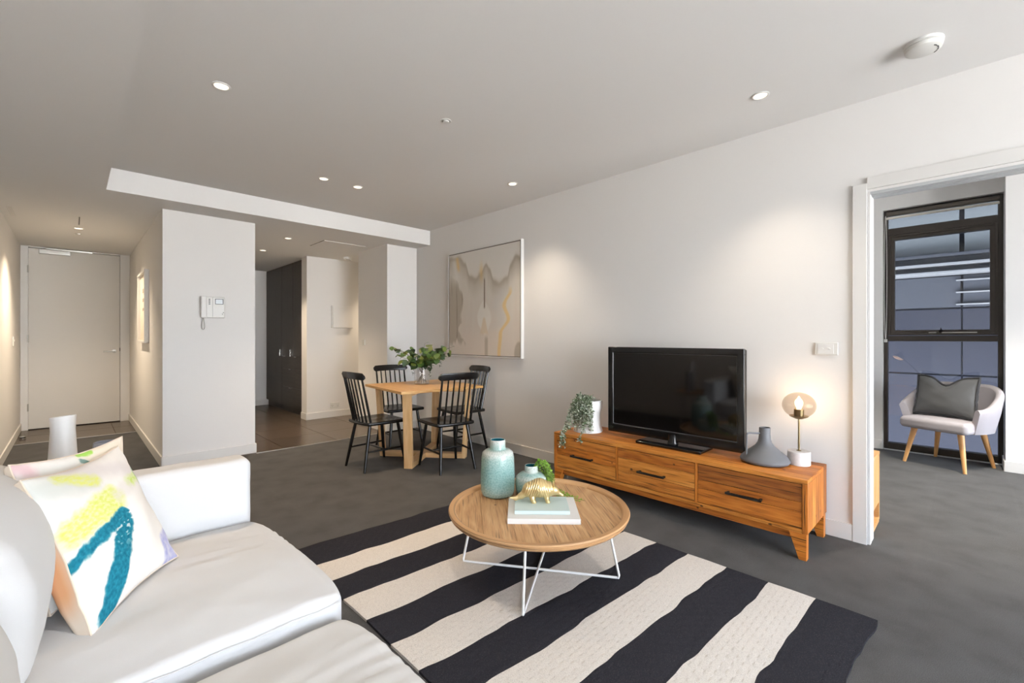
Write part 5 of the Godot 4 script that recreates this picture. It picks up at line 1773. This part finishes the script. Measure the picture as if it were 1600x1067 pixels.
# ---------------------------------------------------------------- bedroom
func bedroom_things() -> void:
	var t := thing("armchair", "pale grey tub armchair on splayed beech legs before the bedroom window", "armchair", Vector3(6.135, 0, -0.135), deg_to_rad(66.7))
	# shell: a horseshoe swept round the seat, arms lower than the back
	var g := Geo.new()
	g.crease = 0.5
	var rows := []
	var n := 44
	for i in n + 1:
		var s := float(i) / n
		var a := lerpf(-2.15, 2.15, s)   # 0 is the back (+z)
		var q := absf(a) / 2.15
		var hgt := lerpf(0.79, 0.585, smoothstep(0.25, 1.0, q))
		var ring := []
		var dir := Vector3(sin(a), 0, cos(a))
		var sup := func(r: float, flare: float) -> Vector3:
			var rx := 0.325 + flare
			var rz := 0.30 + flare
			var e := pow(pow(absf(dir.x / rx), 2.6) + pow(absf(dir.z / rz), 2.6), -1.0 / 2.6)
			return dir * (e + r)
		var fl := 0.03
		var o0: Vector3 = sup.call(-0.03, 0.0)
		var o1: Vector3 = sup.call(0.0, fl)
		var i1: Vector3 = sup.call(-0.062, fl)
		var i0: Vector3 = sup.call(-0.085, 0.0)
		var m1: Vector3 = sup.call(-0.031, fl)
		ring.append(o0 + Vector3(0, 0.355, 0))
		ring.append(o0.lerp(o1, 0.5) + Vector3(0, lerpf(0.355, hgt, 0.5), 0) + dir * 0.008)
		ring.append(o1 + Vector3(0, hgt - 0.03, 0))
		ring.append(o1.lerp(m1, 0.35) + Vector3(0, hgt - 0.008, 0))
		ring.append(m1 + Vector3(0, hgt, 0))
		ring.append(i1.lerp(m1, 0.35) + Vector3(0, hgt - 0.008, 0))
		ring.append(i1 + Vector3(0, hgt - 0.03, 0))
		ring.append(i0.lerp(i1, 0.5) + Vector3(0, lerpf(0.36, hgt, 0.5), 0))
		ring.append(i0 + Vector3(0, 0.355, 0))
		ring.append(ring[0])
		rows.append(ring)
	g.sheet(rows)
	for e in [0, n]:
		for i in range(1, 8): g.tri(rows[e][0], rows[e][i if e == 0 else i + 1], rows[e][i + 1 if e == 0 else i])
	g.orient(0)
	shape("shell", g, M.grey_felt, t)
	g = Geo.new()
	g.rbox(Vector3(0, 0.405, -0.035), Vector3(0.53, 0.105, 0.53), 0.035, 4, Basis(), func(p: Vector3, d: Vector3) -> Vector3:
		var q := p
		q.x *= 1.0 - 0.10 * smoothstep(0.0, 0.27, p.z)
		q.y += maxf(0, d.y) * 0.012 * (1 - pow(p.x / 0.27, 2)) * (1 - pow(p.z / 0.27, 2))
		q.z -= 0.02 * (1 - pow(p.x / 0.27, 2)) * smoothstep(0, 0.26, -p.z)
		return q, 10)
	shape("seat", g, M.grey_felt, t)
	for e in [[-0.175, -0.20, -0.235, -0.265], [0.175, -0.20, 0.235, -0.265], [-0.165, 0.18, -0.225, 0.245], [0.165, 0.18, 0.225, 0.245]]:
		g = Geo.new()
		g.tube([Vector3(e[2], 0, e[3]), Vector3(e[0], 0.365, e[1])], [0.0135, 0.026], 16)
		shape("leg", g, M.beech, t)
	# pillow
	var p := thing("grey_pillow", "dark grey velvet pillow with frayed edge on the bedroom armchair", "pillow", Vector3(6.135, 0, -0.135), deg_to_rad(66.7))
	var nz := noise(191, 1.0, 3)
	var pt := func(s: float, tt: float, side: float) -> Vector3:
		var x := s * 2 - 1
		var y := tt * 2 - 1
		var hw := 0.235
		var hh := 0.19
		var px := x * hw * (1 - 0.06 * (1 - y * y) * absf(x)) + 0.012 * y
		var py := y * hh * (1 - 0.08 * (1 - x * x) * absf(y))
		if y > 0: py -= 0.085 * y * exp(-pow(x / 0.36, 2.0)) - 0.01 * y
		var f := pow(maxf(0, 1 - x * x), 0.5) * pow(maxf(0, 1 - y * y), 0.5)
		var pz := side * 0.075 * f + 0.006 * nz.get_noise_2d(s * 4, tt * 4 + side)
		pz += side * 0.010 * sin(x * 7.0 + y * 5.0) * f * smoothstep(0.0, 0.8, y)
		return Vector3(px + 0.02, 0.645 + py * 0.96 + 0.02, -0.015 + py * 0.32 - pz)
	for side in [1.0, -1.0]:
		rows = []
		for i in 29:
			var row := []
			for j in 29: row.append(pt.call(0.5 - 0.5 * cos(PI * j / 28), 0.5 - 0.5 * cos(PI * i / 28), side))
			rows.append(row)
		g = Geo.new()
		g.crease = 0.2
		g.sheet(rows)
		if side < 0: g.flip(0)
		shape("front_panel" if side > 0 else "back_panel", g, M.velvet, p)
	var pp := []
	for k in 4:
		for i in 16:
			var s := i / 16.0
			var e: Vector2 = [Vector2(s, 0), Vector2(1, s), Vector2(1 - s, 1), Vector2(0, 1 - s)][k]
			var c: Vector3 = pt.call(e.x, e.y, 1.0)
			pp.append(c + (c - Vector3(0.02, 0.665, -0.015)).normalized() * (0.008 + 0.002 * sin(i * 4.0)))
	pp.append(pp[0])
	g = Geo.new()
	g.tube(pp, 0.011, 6)
	shape("frayed_edge", g, M.fringe, p)
	# bedside table just behind the doorway jamb
	var b := thing("bedside_table", "pale timber bedside table with open niche behind the doorway jamb", "bedside table", Vector3(3.545, 0, -0.9))
	g = Geo.new()
	shape("top_board", rb(Vector3(0.168, 0.47, 0.24), Vector3(0.336, 0.02, 0.48), 0.002), M.beech, b)
	shape("side_board", rb(Vector3(0.326, 0.24, 0.24), Vector3(0.02, 0.44, 0.478), 0.002), M.beech, b)
	shape("side_board", rb(Vector3(0.01, 0.24, 0.24), Vector3(0.02, 0.44, 0.478), 0.002), M.beech, b)
	shape("bottom_board", rb(Vector3(0.168, 0.025, 0.24), Vector3(0.30, 0.03, 0.478), 0.002), M.beech, b)
	shape("back_board", rb(Vector3(0.168, 0.25, 0.01), Vector3(0.296, 0.42, 0.012), 0.001), M.beech, b)
	var dr := shape("drawer", rb(Vector3(0.168, 0.298, 0.469), Vector3(0.292, 0.316, 0.018), 0.002), M.beech, b)
	shape("niche_shelf", rb(Vector3(0.168, 0.132, 0.24), Vector3(0.296, 0.014, 0.46), 0.001), M.beech, b)
	# reading lamp on it; the window glass mirrors it
	var lp := thing("reading_lamp", "jointed reading lamp on the bedside table, mirrored in the window", "lamp", Vector3(3.72, 0.48, -0.57))
	g = Geo.new()
	g.lathe([Vector2(0, 0), Vector2(0.075, 0), Vector2(0.075, 0.012), Vector2(0.012, 0.02), Vector2(0, 0.02)], 28)
	shape("base", g, M.black_metal, lp)
	g = Geo.new()
	g.tube([Vector3(0, 0.015, 0), Vector3(0, 0.22, 0.02)], 0.005, 8)
	g.tube([Vector3(0, 0.22, 0.02), Vector3(0.02, 0.45, -0.17)], 0.005, 8)
	shape("arm", g, M.black_metal, lp)
	var hb := Basis(Vector3(0, 0, 1), 0.5) * Basis(Vector3(1, 0, 0), 0.35)
	var hc := Vector3(0.03, 0.432, -0.225)
	g = Geo.new()
	g.lathe([Vector2(0.075, 0), Vector2(0.066, 0.035), Vector2(0.045, 0.075), Vector2(0.022, 0.09), Vector2(0.02, 0.115), Vector2(0, 0.115), Vector2(0, 0.11), Vector2(0.018, 0.088), Vector2(0.042, 0.072), Vector2(0.063, 0.034), Vector2(0.0735, 0), Vector2(0.075, 0)], 32, hc, hb)
	shape("shade", g, mat(rgb(52, 52, 56), 0.5), lp)
	g = Geo.new()
	g.lathe([Vector2(0, 0.012), Vector2(0.066, 0.012), Vector2(0.064, 0.016), Vector2(0, 0.018)], 24, hc, hb)
	var bm := mat(rgb(255, 236, 206), 0.4)
	bm.emission_enabled = true
	bm.emission = rgb(255, 206, 148)
	bm.emission_energy_multiplier = 12.0
	shape("bulb", g, bm, lp)
	var sl := SpotLight3D.new()
	sl.name = "light"
	sl.position = hc + hb * Vector3(0, -0.004, 0)
	sl.basis = hb * Basis(Vector3(1, 0, 0), -PI / 2)
	sl.light_color = Color(1.0, 0.83, 0.62)
	sl.light_energy = 0.5
	sl.spot_angle = 60
	sl.spot_range = 6.0
	sl.spot_attenuation = 2.0
	sl.light_size = 0.04
	sl.shadow_enabled = true
	lp.add_child(sl)
